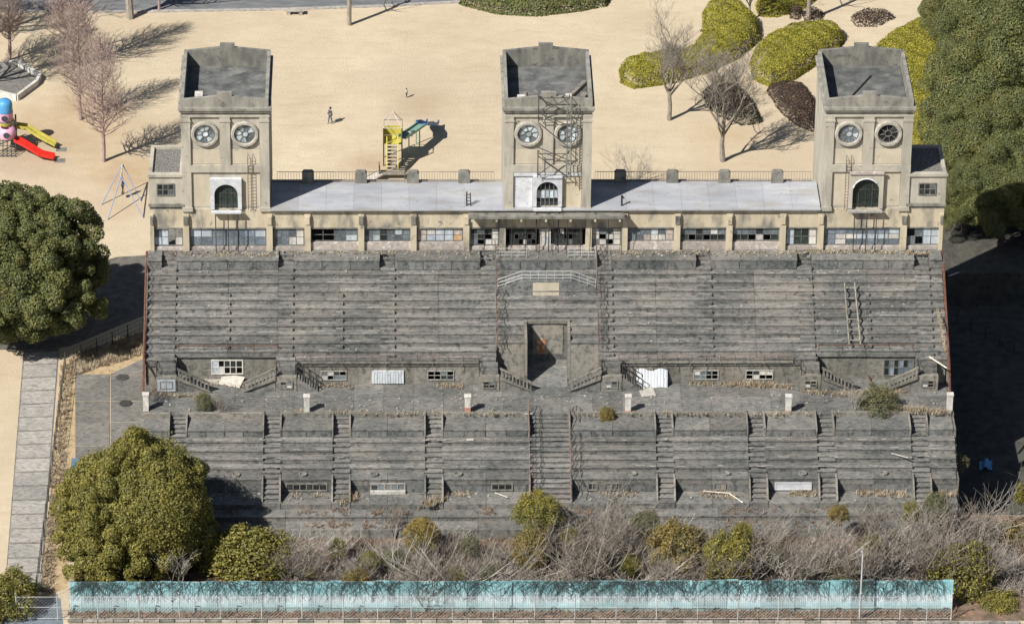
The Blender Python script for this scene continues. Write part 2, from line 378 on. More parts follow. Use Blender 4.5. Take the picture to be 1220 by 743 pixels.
# ---- royal box above the middle opening
RB = MB().prism([(-4.1, -2.75), (-4.1, -1.75), (-2.05, -.98), (2.15, -.98), (4.2, -1.75), (4.2, -2.75)], 'y', -3.75, -1.73)
RB.build('royal_box', m_panel, stand, fix=True)
MB().box(-1.1, 1.1, -3.772, -3.74, -2.35, -1.12).build('faded_panel', m_tpanel, stand)
rl = MB(); pts = [(-4.05, -3.65, -1.75), (-2.05, -3.65, -.98), (2.15, -3.65, -.98), (4.15, -3.65, -1.75)]
for h in (.25, .55, .9): rl.tube([(x, y, z+h) for x, y, z in pts], .03, 4)
for i in range(13):
    x = -4.05+8.2*i/12; z = -1.75+.77*min(1, (x+4.05)/2.0, (4.15-x)/2.0); rl.tube([(x, -3.65, z), (x, -3.65, z+.9)], .028, 4)
rl.build('railing', m_galv, stand)
for s in (-1, 1):
    rl = MB(); a, b = (-4.1, -1.6) if s < 0 else (1.9, 4.2)
    for h in (.3, .6, .95): rl.tube([(a, -1.5, h-.02), (b, -1.5, h-.02)], .028, 4)
    for i in range(5): x = a+(b-a)*i/4; rl.tube([(x, -1.5, -.02), (x, -1.5, .93)], .028, 4)
    rl.build('railing', m_galv, stand)
    X = s*4.25+.05                                        # rails running down both sides of the middle block
    rl = MB(); p = [(X, -.3, .1), (X, -1.8, .0)] + [(X, rowY(k), rowZ(k)+.02) for k in range(2, 11)]
    for h in (.5, .95): rl.tube([(x+rng.uniform(-.06, .06), y, z+h) for x, y, z in p], .03, 4)
    for q in p: rl.tube([q, (q[0]+rng.uniform(-.05, .05), q[1], q[2]+.95)], .03, 4)
    rl.build('railing', m_rustl, stand)
    MB().tube([(X+.75+.22*math.sin(k*2.2)*rng.uniform(.4, 1), rowY(k*.5), rowZ(k*.5)+.1) for k in range(4, 21)], .04, 4).build('loose_cable', m_iron, stand)

# ---- the middle opening: floor, back wall with doorway, side walls
ZT = -7.85
by = rowY(6.15)
MB().box(VX[0]-.2, VX[1]+.2, by, by+.25, ZT, rowZ(7)+.12).build('opening_back_wall', m_panel, stand)
MB().box(VX[0]+.55, VX[1]-.35, by-.05, by-.002, ZT+1.1, rowZ(7)-.3).build('whitewashed_panel', m_side, stand)
MB().box(VX[0]+.9, VX[0]+1.55, by-.08, by-.052, ZT+1.2, ZT+2.6).build('rust_stain_patch', two('rust_orange', (.33, .12, .05), (.5, .24, .12), 2, spots=(.5, .45, .4), sp=(3, .5, .62), var=0), stand)
MB().box(VX[0]-.25, VX[1]+.25, by-.18, by+.02, rowZ(7)-.12, rowZ(7)+.16).build('lintel', m_side, stand)
for s, X in ((-1, VX[0]), (1, VX[1])):
    x0, x1 = (X-.22, X) if s < 0 else (X, X+.22)
    prof = [(by, ZT), (by, rowZ(7)+.2), (-8.7, rowZ(9.6)+.75), (-9.3, ZT+.9), (-9.3, ZT)] if s < 0 else [(by, ZT), (by, rowZ(7)+.2), (rowY(9)+.1, rowZ(9)+.12), (-8.55, ZT+.2), (-8.55, ZT)]
    MB().prism(prof, 'x', x0, x1).build('opening_side_wall', m_side, stand, fix=True)
seg('opening_floor', VX[0], VX[1], [(by, ZT-.3), (by, ZT+.5), (by-1.2, ZT+.45), (-9.6, ZT+.02), (-9.6, ZT-.3)], m_walk)
for s in (-1, 1):                                        # sloping faced walls beside the opening
    x0, x1 = (-4.3, VX[0]-.24) if s < 0 else (VX[1]+.24, 4.35)
    MB().prism([(rowY(9)+.02, ZT), (rowY(9)+.02, rowZ(9)-.1), (-8.6, ZT)], 'x', x0, x1).build('sloping_wall', m_side, stand, fix=True)

# ---- wall, windows and railing under the upper tiers
WY = -9.0
def wall_part(x0, x1, y, zt=-5.5, zb=ZT):
    n = max(1, round((x1-x0)/2.2)); w = (x1-x0)/n
    for i in range(n): MB().box(x0+i*w+.006, x0+(i+1)*w-.006, y, y+.3, zb, zt).build('wall_slab', m_side, stand)
for x0, x1 in ((-33.3, -30.9), (-22.5, -4.3), (4.35, 22.5), (31, 33.3)): wall_part(x0, x1, WY)
for x0, x1 in ((-30.9, -22.5), (22.5, 31)): wall_part(x0, x1, rowY(10)+.2, rowZ(10)-.05)
for s in (-1, 1):                                         # cheek walls of the recesses
    for X in (30.95, 22.45): MB().box(s*X-.12, s*X+.12, WY+.02, rowY(10)+.19, ZT, -5.45).build('cheek_wall', m_side, stand)
def window(name, x0, x1, z0, z1, y, cols, rows, panes, parent=stand, fm=None, bar=.055, dep=.07, back=True):
    """a framed window: frame and bars, panes as sub-parts; pane materials by key, None = broken out"""
    fm = fm or m_frame
    f = MB(); b = bar
    f.box(x0, x1, y-dep, y, z1-b, z1); f.box(x0, x1, y-dep, y, z0, z0+b)
    f.box(x0, x0+b, y-dep+.002, y, z0+b, z1-b); f.box(x1-b, x1, y-dep+.002, y, z0+b, z1-b)
    cw = (x1-x0-2*b)/cols; rh = (z1-z0-2*b)/rows
    for i in range(1, cols): f.box(x0+b+i*cw-b*.35, x0+b+i*cw+b*.35, y-dep+.01, y-.004, z0+b, z1-b)
    for j in range(1, rows): f.box(x0+b, x1-b, y-dep+.02, y-.006, z0+b+j*rh-b*.3, z0+b+j*rh+b*.3)
    fo = f.build(name, fm, parent)
    if back: MB().box(x0, x1, y+.004, y+.05, z0, z1).build('dark_reveal', m_void, fo)
    for i in range(cols):
        for j in range(rows):
            m = panes(i, j)
            if m is None: continue
            MB().box(x0+b+i*cw+.01, x0+b+(i+1)*cw-.01, y-.03, y-.012, z0+b+j*rh+.01, z0+b+(j+1)*rh-.01).build('pane', m, fo)
    return fo
def pick(*ms): return lambda i, j: rng.choice(ms)
def at_wall(x0, x1, y): return atY(x0, 450, y).x, atY(x1, 450, y).x
for a, b in ((382, 413), (509, 541), (826, 856), (888, 921)):
    x0, x1 = at_wall(a, b, WY)
    window('broken_window', x0, x1, ZT+.38, ZT+1.3, WY-.004, 4, 2, pick(None, None, m_wpaint, m_ggrey, m_gdark), fm=m_dwhite, bar=.08)
x0, x1 = at_wall(443, 481, WY); f = MB()
n = 24
for i in range(n): f.box(x0+(x1-x0)*i/n, x0+(x1-x0)*(i+1)/n, WY-.09-(.03 if i % 2 else 0), WY-.004, ZT+.1, ZT+1.32)
f.build('sheet_metal_cover', m_sheet, stand)
# recess windows
x0, x1 = at_wall(252, 290, -8.4); window('broken_window', x0, x1, ZT+.55, ZT+1.95, rowY(10)+.196, 5, 2, lambda i, j: m_pblue if i == 0 else rng.choice((None, None, m_wpaint, m_gdark)), fm=m_wpaint, bar=.1)
x0, x1 = at_wall(1052, 1088, -8.4); window('blue_window', x0, x1, ZT+.3, ZT+1.9, rowY(10)+.196, 6, 2, pick(m_gblue, m_gblue, m_gdark, m_ggrey), fm=m_dirty, bar=.08)
# eave and rusty rail
for a, b in ((352, 570), (737, 945)):
    x0, x1 = atY(a, 432, -9.3).x, atY(b, 432, -9.3).x
    MB().box(x0, x1, -9.28, WY+.0, -5.75, -5.6).build('eave', m_side, stand)
    rl = MB(); n = 12
    rl.tube([(x0, -9.2, -5.0), (x1, -9.2, -5.0)], .04, 4)
    rl.tube([(x0, -9.2, -5.3), (x1, -9.2, -5.3)], .025, 4)
    rl.build('rail', m_rustl, stand)
    for i in range(n+1):
        x = x0+(x1-x0)*i/n
        MB().tube([(x, -9.2, -5.9), (x, -9.2, -5.0)], .035, 4).tube([(x, -9.22, -5.72), (x+rng.uniform(-.4, .4), -9.4, -6.2)], .025, 4).build('rail_post', m_rustl, stand)
for a, b in ((213, 332), (975, 1088)):
    x0, x1 = atY(a, 418, -8.5).x, atY(b, 418, -8.5).x
    rl = MB().tube([(x0, -8.4, -4.5), ((x0+x1)/2, -8.4, -4.55), (x1, -8.4, -4.45)], .035, 4)
    for i in range(5): x = x0+(x1-x0)*i/4; rl.tube([(x, -8.4, -5.0), (x+rng.uniform(-.1, .1), -8.4, -4.4)], .035, 4)
    rl.build('rail', m_rust, stand)

# ---- stair heads with small kiosks, and side stairs down to the walkway
KZ = -6.45
def kiosk(X, w=.85):
    f = MB().box(X-w, X+w, -10.3, WY-.0, ZT, KZ); b = f.build('stair_head', m_side, stand)
    window('kiosk_window', X-w+.3, X+w-.3, ZT+.3, ZT+1.05, -10.304, 2, 2, pick(None, m_gdark, m_ggrey, m_wpaint), parent=stand, fm=m_side, bar=.1)
    for i in range(2): MB().box(X-w+.1, X+w-.1, -9.3-.28*(i+1), -9.02-.28*i, KZ+.002, -5.75-.3*i).build('aisle_step', m_walk, stand)
    rl = MB()
    for yy in (-9.2, -10.2): rl.tube([(X-w+.05, yy, KZ), (X-w+.05, yy, KZ+1.0)], .035, 4)
    rl.tube([(X-w+.05, -9.2, KZ+1), (X-w+.05, -10.2, KZ+1)], .03, 4).tube([(X-w+.05, -9.2, KZ+.5), (X-w+.05, -10.2, KZ+.5)], .03, 4)
    rl.build('railing', m_iron, stand)
def sidestair(X, s, run=2.6, solid=True):
    n = 8; st = MB()
    for i in range(n):
        xa = X+s*run*i/n; xb = X+s*run*(i+1)/n; zt = KZ-(KZ-ZT)*(i+1)/(n+1)
        st.box(min(xa, xb), max(xa, xb), -10.25, -9.3, ZT, zt)
    st.build('side_stair', m_walk, stand)
    if solid:
        z0, z1 = KZ+.12, ZT+.12; xa, xb = X, X+s*run*1.05
        pr = [(xa, z0-.35), (xa, z0), (xb, z1), (xb, max(ZT, z1-.35))]
        MB().prism(pr, 'y', -10.42, -10.26).build('stair_string', m_side, stand, fix=True)
        MB().prism([(xa, z0+.62), (xa, z0+.8), (xb, z1+.8), (xb, z1+.62)], 'y', -10.42, -10.26).build('handrail', m_side, stand, fix=True)
        for i in range(9):
            x = xa+(xb-xa)*(i+.5)/9; z = z0+(z1-z0)*(i+.5)/9
            MB().box(x-.06, x+.06, -10.4, -10.28, z-.05, z+.66).build('baluster', m_side, stand)
    else:
        rl = MB()
        for yy in (-10.2, -9.4):
            for h in (.55, 1.05): rl.tube([(X, yy, KZ+h), (X+s*run, yy, ZT+h)], .045, 4)
            for i in range(4): t = i/3; rl.tube([(X+s*run*t, yy, KZ+(ZT-KZ)*t), (X+s*run*t, yy, KZ+(ZT-KZ)*t+1.05)], .04, 4)
        rl.build('railing', m_iron, stand)
KX = [-31.65, -21.7, -4.85, 5.35, 21.95, 31.75]
for X in KX: kiosk(X)
for X, s, so in ((-30.75, 1, 1), (-22.6, -1, 1), (-20.8, 1, 0), (-3.95, 1, 1), (4.45, -1, 1), (6.25, 1, 0), (22.85, 1, 1), (30.9, -1, 1)):
    sidestair(X, s, 2.6 if so else 1.7, bool(so))
MB().box(-32.4, -30.9, -10.36, -10.31, ZT+.1, ZT+1.2).build('pale_panel', m_pblue, stand)

# ---- walkway between the two banks of tiers
n = 27
for i in range(n):
    for j in range(2):
        x0 = -EX+2*EX*i/n; x1 = -EX+2*EX*(i+1)/n; ya = -8.2-2.95*j; yb = -8.2-2.95*(j+1) if j == 0 else -14.0
        if j == 0: ya = -8.2 if abs(x0+x1)/2 > 22 else -8.7
        dz = rng.uniform(-.012, .012)
        MB().box(x0+.008, x1-.008, yb+.008, ya-.008, ZT-.3, ZT+dz-.015).build('walkway_slab', m_walk, stand)

# ---- lower bank
def stairZ(y): return ZT-(y+13.2)*-.49
LST = [(-30.55, .65), (-22.8, .65), (-17.1, .65), (-9.5, .65), (.05, 1.62), (9.5, .65), (17.1, .65), (22.8, .65), (30.55, .65)]
le = [(-EX, 0)] + LST + [(EX, 0)]
m_low = m_tier
for (a, wa), (b, wb) in zip(le[:-1], le[1:]):
    x0, x1 = a+wa+.14, b-wb-.14
    if a == -EX: x0 = -EX
    if b == EX: x1 = EX
    seg('kerb', x0, x1, [(-13.75, -8.2), (-13.75, ZT+.1), (-14.05, ZT+.1), (-14.05, -8.2)], m_side, .02)
    n = max(1, round((x1-x0)/4)); w = (x1-x0)/n
    for i in range(n): seg('ledge_slab', x0+i*w, x0+(i+1)*w, [(-14.0, -9.0), (-14.0, -8.17), (-16.0, -8.2), (-16.0, -8.31), (-15.93, -8.33), (-15.93, -9.0)], m_walk, .015)
    n = max(1, round((x1-x0)/1.7)); w = (x1-x0)/n
    for i in range(n): MB().box(x0+i*w+.04, x0+(i+1)*w-.04, -15.98, -15.9, -8.86, -8.4).build('wall_panel', m_panel, stand)
    for k in range(1, 5):
        yb, yf = -15.93-(k-1)*.708, -15.93-k*.708; zt = -8.89-(k-1)*.425
        seg('tier', x0-.1, x1+.1, step_profile(yb+.04, yf, zt, zt-.6), m_low, .02)
    n = max(1, round((x1-x0)/4)); w = (x1-x0)/n
    for i in range(n): seg('ledge_slab', x0+i*w, x0+(i+1)*w, step_profile(-18.72, -19.83, -10.59, -11.2), m_walk, .015)
    n = max(1, round((x1-x0)/3)); w = (x1-x0)/n
    for i in range(n):
        seg('wall_slab', x0+i*w, x0+(i+1)*w, [(-19.5, -12.0), (-19.5, -11.15), (-19.8, -11.15), (-19.8, -12.0)], m_panel, .008)
        seg('walkway_slab', x0+i*w, x0+(i+1)*w, [(-19.8, -12.4), (-19.8, -11.87), (-21.69, -11.9), (-21.69, -12.4)], m_walk, .015)
    for k in range(int(x1-x0)//4):                          # broken drain holes in the ledge
        x = x0+rng.uniform(.8, x1-x0-.8); h = MB()
        h.lathe([(.34, .0), (.36, .16), (.28, .17), (.2, .02), (0, .0)], (x, -19.2, -10.6), 8).build('drain_collar', m_dirty, stand, fix=True)
# windows in the low wall
for pa, pb, mk, fr in ((340, 390, (None, m_gdark, m_pink), m_dirty), (441, 483, (None, m_gdark, m_ggrey, m_side), m_dwhite), (585, 611, (None, m_gdark), m_dirty), (700, 712, (None, None, m_gdark), m_dirty), (720, 738, (None, None, m_gdark), m_dirty),
                       (850, 865, (None, None, m_wood), m_dirty), (923, 967, (m_white,), m_white)):
    x0, x1 = atY(pa, 578, -19.8).x, atY(pb, 578, -19.8).x
    window('low_window', x0, x1, -11.72, -10.98, -19.806, 1 if mk == (m_white,) else max(2, int((x1-x0)/.55)), 1, pick(*mk), fm=fr, bar=.1)
x0, x1 = atY(441, 585, -20).x, atY(483, 585, -20).x
MB().box(x0, x1, -20.15, -19.95, -11.88, -11.6).build('white_sill', m_wpaint, stand)
# stairs
def lz(y):
    P_ = [(-13.3, ZT), (-15.93, -8.86), (-18.76, -10.42), (-21.6, -11.9)]
    for (a, za), (b, zb) in zip(P_[:-1], P_[1:]):
        if y >= b: return za+(zb-za)*(y-a)/(b-a)
    return P_[-1][1]
for X, w in LST:
    ns = 19
    for i in range(ns):
        yb = -13.3-8.3*i/ns; yf = -13.3-8.3*(i+1)/ns; zt = (lz(yb)+lz(yf))/2-.02
        j = rng.uniform(-.012, .012)
        seg('stair_step', X-w-.1, X+w+.1, [(yb, zt-.6), (yb, zt+j), (yf-.05, zt+j), (yf-.05, zt+j-.07), (yf+.02, zt+j-.08), (yf+.02, zt-.6)], m_tier, .008)
    MB().box(X-w-.1, X+w+.1, -21.69, -21.6, -12.5, -11.9).build('stair_step', m_walk, stand)
    for s in (-1, 1):
        xx = X+s*(w+.07)
        MB().prism([(-13.6, -8.6), (-13.6, ZT+.12), (-14.2, ZT+.1), (-16.03, -8.12), (-16.03, -9.6), (-14.5, -9.3)], 'x', xx-.068, xx+.068).build('stair_cheek', m_side, stand, fix=True)
        MB().prism([(-19.2, -11.0), (-19.2, -10.5), (-20.0, -10.55), (-21.5, -11.7), (-21.5, -12.3), (-19.2, -12.3)], 'x', xx-.068, xx+.068).build('stair_cheek', m_side, stand, fix=True)
for s in (-1, 1):                                          # rails of the wide middle stair
    X = .05+s*1.68; rl = MB(); p = [(X, -13.3-8.1*i/9, lz(-13.3-8.1*i/9)-.05) for i in range(10)]
    for h in (.45, .95): rl.tube([(x+rng.uniform(-.05, .05), y, z+h+.1) for x, y, z in p], .032, 4)
    for q in p: rl.tube([q, (q[0]+rng.uniform(-.08, .08), q[1], q[2]+1.05)], .035, 4)
    rl.build('railing', m_rustl, stand)
    X += .85 if s > 0 else .9
    MB().tube([(X+.16*math.sin(i*2.1)*rng.uniform(.3, 1), -13.3-8.1*i/16, lz(-13.3-8.1*i/16)+.3) for i in range(17)], .035, 4).build('loose_cable', m_iron, stand)
# foot of the stand
for i in range(17):
    x0 = -EX+2*EX*i/17; x1 = -EX+2*EX*(i+1)/17
    seg('foot_slab', x0, x1, [(-21.7, -13), (-21.7, -12.35), (-22.8, -12.37), (-22.8, -12.5), (-22.74, -12.52), (-22.74, -13)], m_walk, .02)
    seg('foot_slab', x0, x1, [(-22.7, G-.1), (-22.7, -12.86), (-24.07, -12.9), (-24.07, G-.1)], m_walk, .02)

# ---- top storey: wall, piers, windows, roof
FT = 3.95
def tz(py): return (297.5-py)/12.65
PIER = [-20.0, -15.5, -11.1, -6.66, 6.66, 11.1, 15.5, 20.0]
LX, RX = -33.2, 33.55
segs = [(LX, -30.2), (-30.2, -23.2), (-23.2, -20), (-20, -15.5), (-15.5, -11.1), (-11.1, -6.66), (-6.66, -3.55), (-3.55, 3.6), (3.6, 6.66), (6.66, 11.1), (11.1, 15.5), (15.5, 20), (20, 23.2), (23.2, 30.2), (30.2, RX)]
for a, b in segs:
    MB().box(a+.005, b-.005, 0.02, .32, 2.12, FT-.1).build('upper_wall', m_cream, stand)
    MB().box(a+.005, b-.005, 0.0, .34, 2.0, 2.118).build('lintel', m_dirty, stand)
    MB().box(a+.005, b-.005, 0.02, .32, -.1, (.74 if 6 < abs(a+b)/2 < 20 else .34)+rng.uniform(-.04, .0)).build('plinth', m_pink, stand)
for a in PIER + [-30.2, -23.2, 23.2, 30.2, -33.05, 33.35, -3.6, 3.65]:
    w = .26 if abs(a) < 33 else .16
    MB().box(a-w, a+w, -.2, .36, -.02, 3.45).build('pier', m_cream, stand)
    MB().box(a-w*.7, a+w*.7, -.3, -.19, 2.55, 3.3).build('pier_bracket', m_dirty if rng.random() < .5 else m_cream, stand)
def bay(a, b, panes, cols=4, rows=2, fm=None): window('strip_window', a+.28, b-.28, .76 if 6 < abs(a+b)/2 < 20 else .36, 1.99, .2, cols, rows, panes, fm=fm, back=False, bar=.07)
W_, S_, P_, O_, D_, B_, K_ = m_wpaint, m_ggrey, m_pink, m_orange, m_gdark, m_pblue, None
def grid(rows):                                            # rows from the top
    return lambda i, j: rows[len(rows)-1-j][i]
bay(LX+.0, -30.2, grid([[S_, B_, K_, K_], [B_, B_, K_, W_]]))
bay(-30.2, -23.2, pick(B_, m_gblue, m_gblue, S_), 7, 2)
bay(-23.2, -20, grid([[S_, S_, S_, W_], [S_, S_, W_, W_]]))
bay(-20, -15.5, grid([[K_, K_, S_, S_], [K_, K_, S_, m_gpale]]))
bay(-15.5, -11.1, grid([[S_, S_, D_, S_, m_gpale, S_], [S_, m_gpale, D_, S_, S_, S_]]), 6, 2)
bay(-11.1, -6.66, grid([[P_, W_, B_, B_, P_], [P_, B_, B_, B_, O_]]), 5, 2)
bay(-6.66, -3.55, grid([[D_, S_, D_, W_], [S_, D_, K_, W_], [S_, K_, W_, W_]]), 4, 3)
bay(-3.3, -.45, grid([[D_]*6, [D_, K_, D_, D_, K_, D_], [D_, D_, K_, W_, D_, K_]]), 6, 3, m_iron)
bay(-.7, .75, grid([[W_, W_], [W_, B_]]), 2, 2, m_wpaint)
bay(.5, 3.4, grid([[D_, W_, D_, D_, D_, D_], [D_, D_, K_, K_, D_, D_], [D_, D_, D_, S_, D_, D_]]), 6, 3, m_iron)
bay(3.6, 6.66, grid([[W_, S_, S_, W_], [W_, K_, W_, W_], [S_, W_, K_, W_]]), 4, 3)
bay(6.66, 11.1, grid([[S_, S_, S_, m_gpale, S_, P_], [S_, S_, P_, W_, W_, P_]]), 6, 2)
bay(11.1, 15.5, grid([[S_, S_, D_, S_, W_, S_], [D_, K_, D_, K_, D_, D_]]), 6, 2)
bay(15.5, 20, grid([[S_, S_, S_, D_, S_, S_], [D_, D_, K_, W_, K_, D_]]), 6, 2)
bay(20, 23.2, grid([[B_, m_ggreen, m_ggreen, W_], [B_, m_ggreen, m_ggreen, W_]]))
bay(23.2, 30.2, pick(B_, m_gblue, m_gblue, S_, W_), 7, 3)
bay(30.2, RX, grid([[K_, S_, B_, B_], [S_, K_, B_, B_]]))
# inner floor and rear wall so the rooms are dark, pale roof with eave
MB().box(LX, RX, .33, 5.2, -.4, -.12).build('room_floor', m_walk, stand)
MB().box(LX, RX, 5.2, 5.5, G, FT-.12).build('rear_wall', m_tower, stand)
for a, b in ((-23.1, -6.8), (-6.8, -3.6), (-3.6, 3.65), (3.65, 6.8), (6.8, 23.1)):
    n = max(1, round((b-a)/2.2)); w = (b-a)/n
    for i in range(n): MB().box(a+i*w+.006, a+(i+1)*w-.006, -.28, 4.7, FT-.099, FT+.06+rng.uniform(-.006, .006)).build('roof_slab', m_roofw, stand)
    MB().box(a+.003, b-.003, -.36, -.281, FT-.06, FT+.04).build('eave', m_roofw, stand)
for a, b in ((LX, -30.3), (30.3, RX)): MB().box(a, b, 0.02, 5.2, FT-.099, FT+.2).build('roof_slab', m_dirty, stand)
# canopy over the middle windows
MB().box(-6.5, 6.6, -1.1, -.37, 3.5, 3.72).build('canopy', m_dirty, stand)
for i in range(12):
    x = -6.3+12.7*i/11; MB().tube([(x, -1.0, 3.5), (x, -.9, -.0)], .03, 4).build('canopy_rod', m_iron, stand)
for i in range(7): x = -6.2+12.4*i/6; MB().box(x-.08, x+.08, -1.05, -.36, 3.2, 3.5).build('canopy_bracket', m_cream, stand)
# roof edge: concrete posts and rusty railing between them
post_x = [atY(x, 215, 4.6).x for x in (367, 430, 492, 553, 739, 801, 863, 926)]
for x in post_x:
    MB().prism([(x-.5, FT), (x+.5, FT), (x+.5, FT+.95), (x+.36, FT+1.12), (x-.36, FT+1.12), (x-.5, FT+.95)], 'y', 4.4, 4.95).build('parapet_post', m_dirty, stand, fix=True)
xs = [-23.1]+[p for p in post_x if p < 0]+[-3.75]; xs2 = [3.8]+[p for p in post_x if p > 0]+[23.1]
for L_ in (xs, xs2):
    for a, b in zip(L_[:-1], L_[1:]):
        rl = MB(); a += .5; b -= .5
        for h in (.15, 1.02): rl.tube([(a, 4.68, FT+h), (b, 4.68, FT+h)], .03, 4)
        nb = int((b-a)/.22)
        for i in range(nb+1): x = a+(b-a)*i/nb; rl.tube([(x, 4.68, FT+.06), (x, 4.68, FT+1.02)], .014, 3, False)
        rl.build('roof_railing', m_rustl, stand)
p = atY(556, 246, -.1)
rl = MB().tube([(p.x, .3, FT), (p.x, .5, FT+1.3)], .07, 4).tube([(p.x+.35, .3, FT), (p.x+.3, .5, FT+1.2)], .05, 4)
for i in range(4): rl.tube([(p.x, .4, FT+.2+.3*i), (p.x+.33, .4, FT+.2+.3*i)], .045, 4)
rl.build('roof_bracket', m_iron, stand)
p = atY(741, 246, -.1)
MB().tube([(p.x, .3, FT), (p.x, .4, FT+1.0)], .09, 5).tube([(p.x, .4, FT+1.0), (p.x+.2, .4, FT+.7)], .06, 4).build('roof_bracket', m_iron, stand)

# ---- end wings
for s in (-1, 1):
    a, b = (LX-.02, -30.35) if s < 0 else (30.35, RX+.05)
    WT = 7.2; pr = stand
    MB().box(a, b, .05, .35, FT+.22, WT).build('wing_wall', m_tower, stand)
    for xx in ((a, a+.3), (b-.3, b)): MB().box(xx[0], xx[1], .352, 5, FT+.22, WT-.002).build('wing_wall', m_tower, stand)
    MB().box(a, b, 5.002, 5.3, FT-.1, WT).build('wing_wall', m_tower, stand)
    MB().box(a+.302, b-.302, .352, 5, WT-.5, WT-.22).build('wing_roof', m_gravel, stand)
    MB().box(a-.1, b+.1, -.1, .049, WT-.25, WT-.02).build('wing_coping', m_tower, stand)
    MB().box(a-.06, b+.06, -.12, .045, FT+.2, FT+.45).build('wing_ledge', m_dirty, stand)
    xc = (a+b)/2+s*.05
    window('wing_window', xc-.75, xc+.75, 5.15, 6.3, .045, 3, 2, pick(m_gdark, m_gblue, m_ggrey, m_gdark), parent=stand, fm=m_dirty, bar=.09)

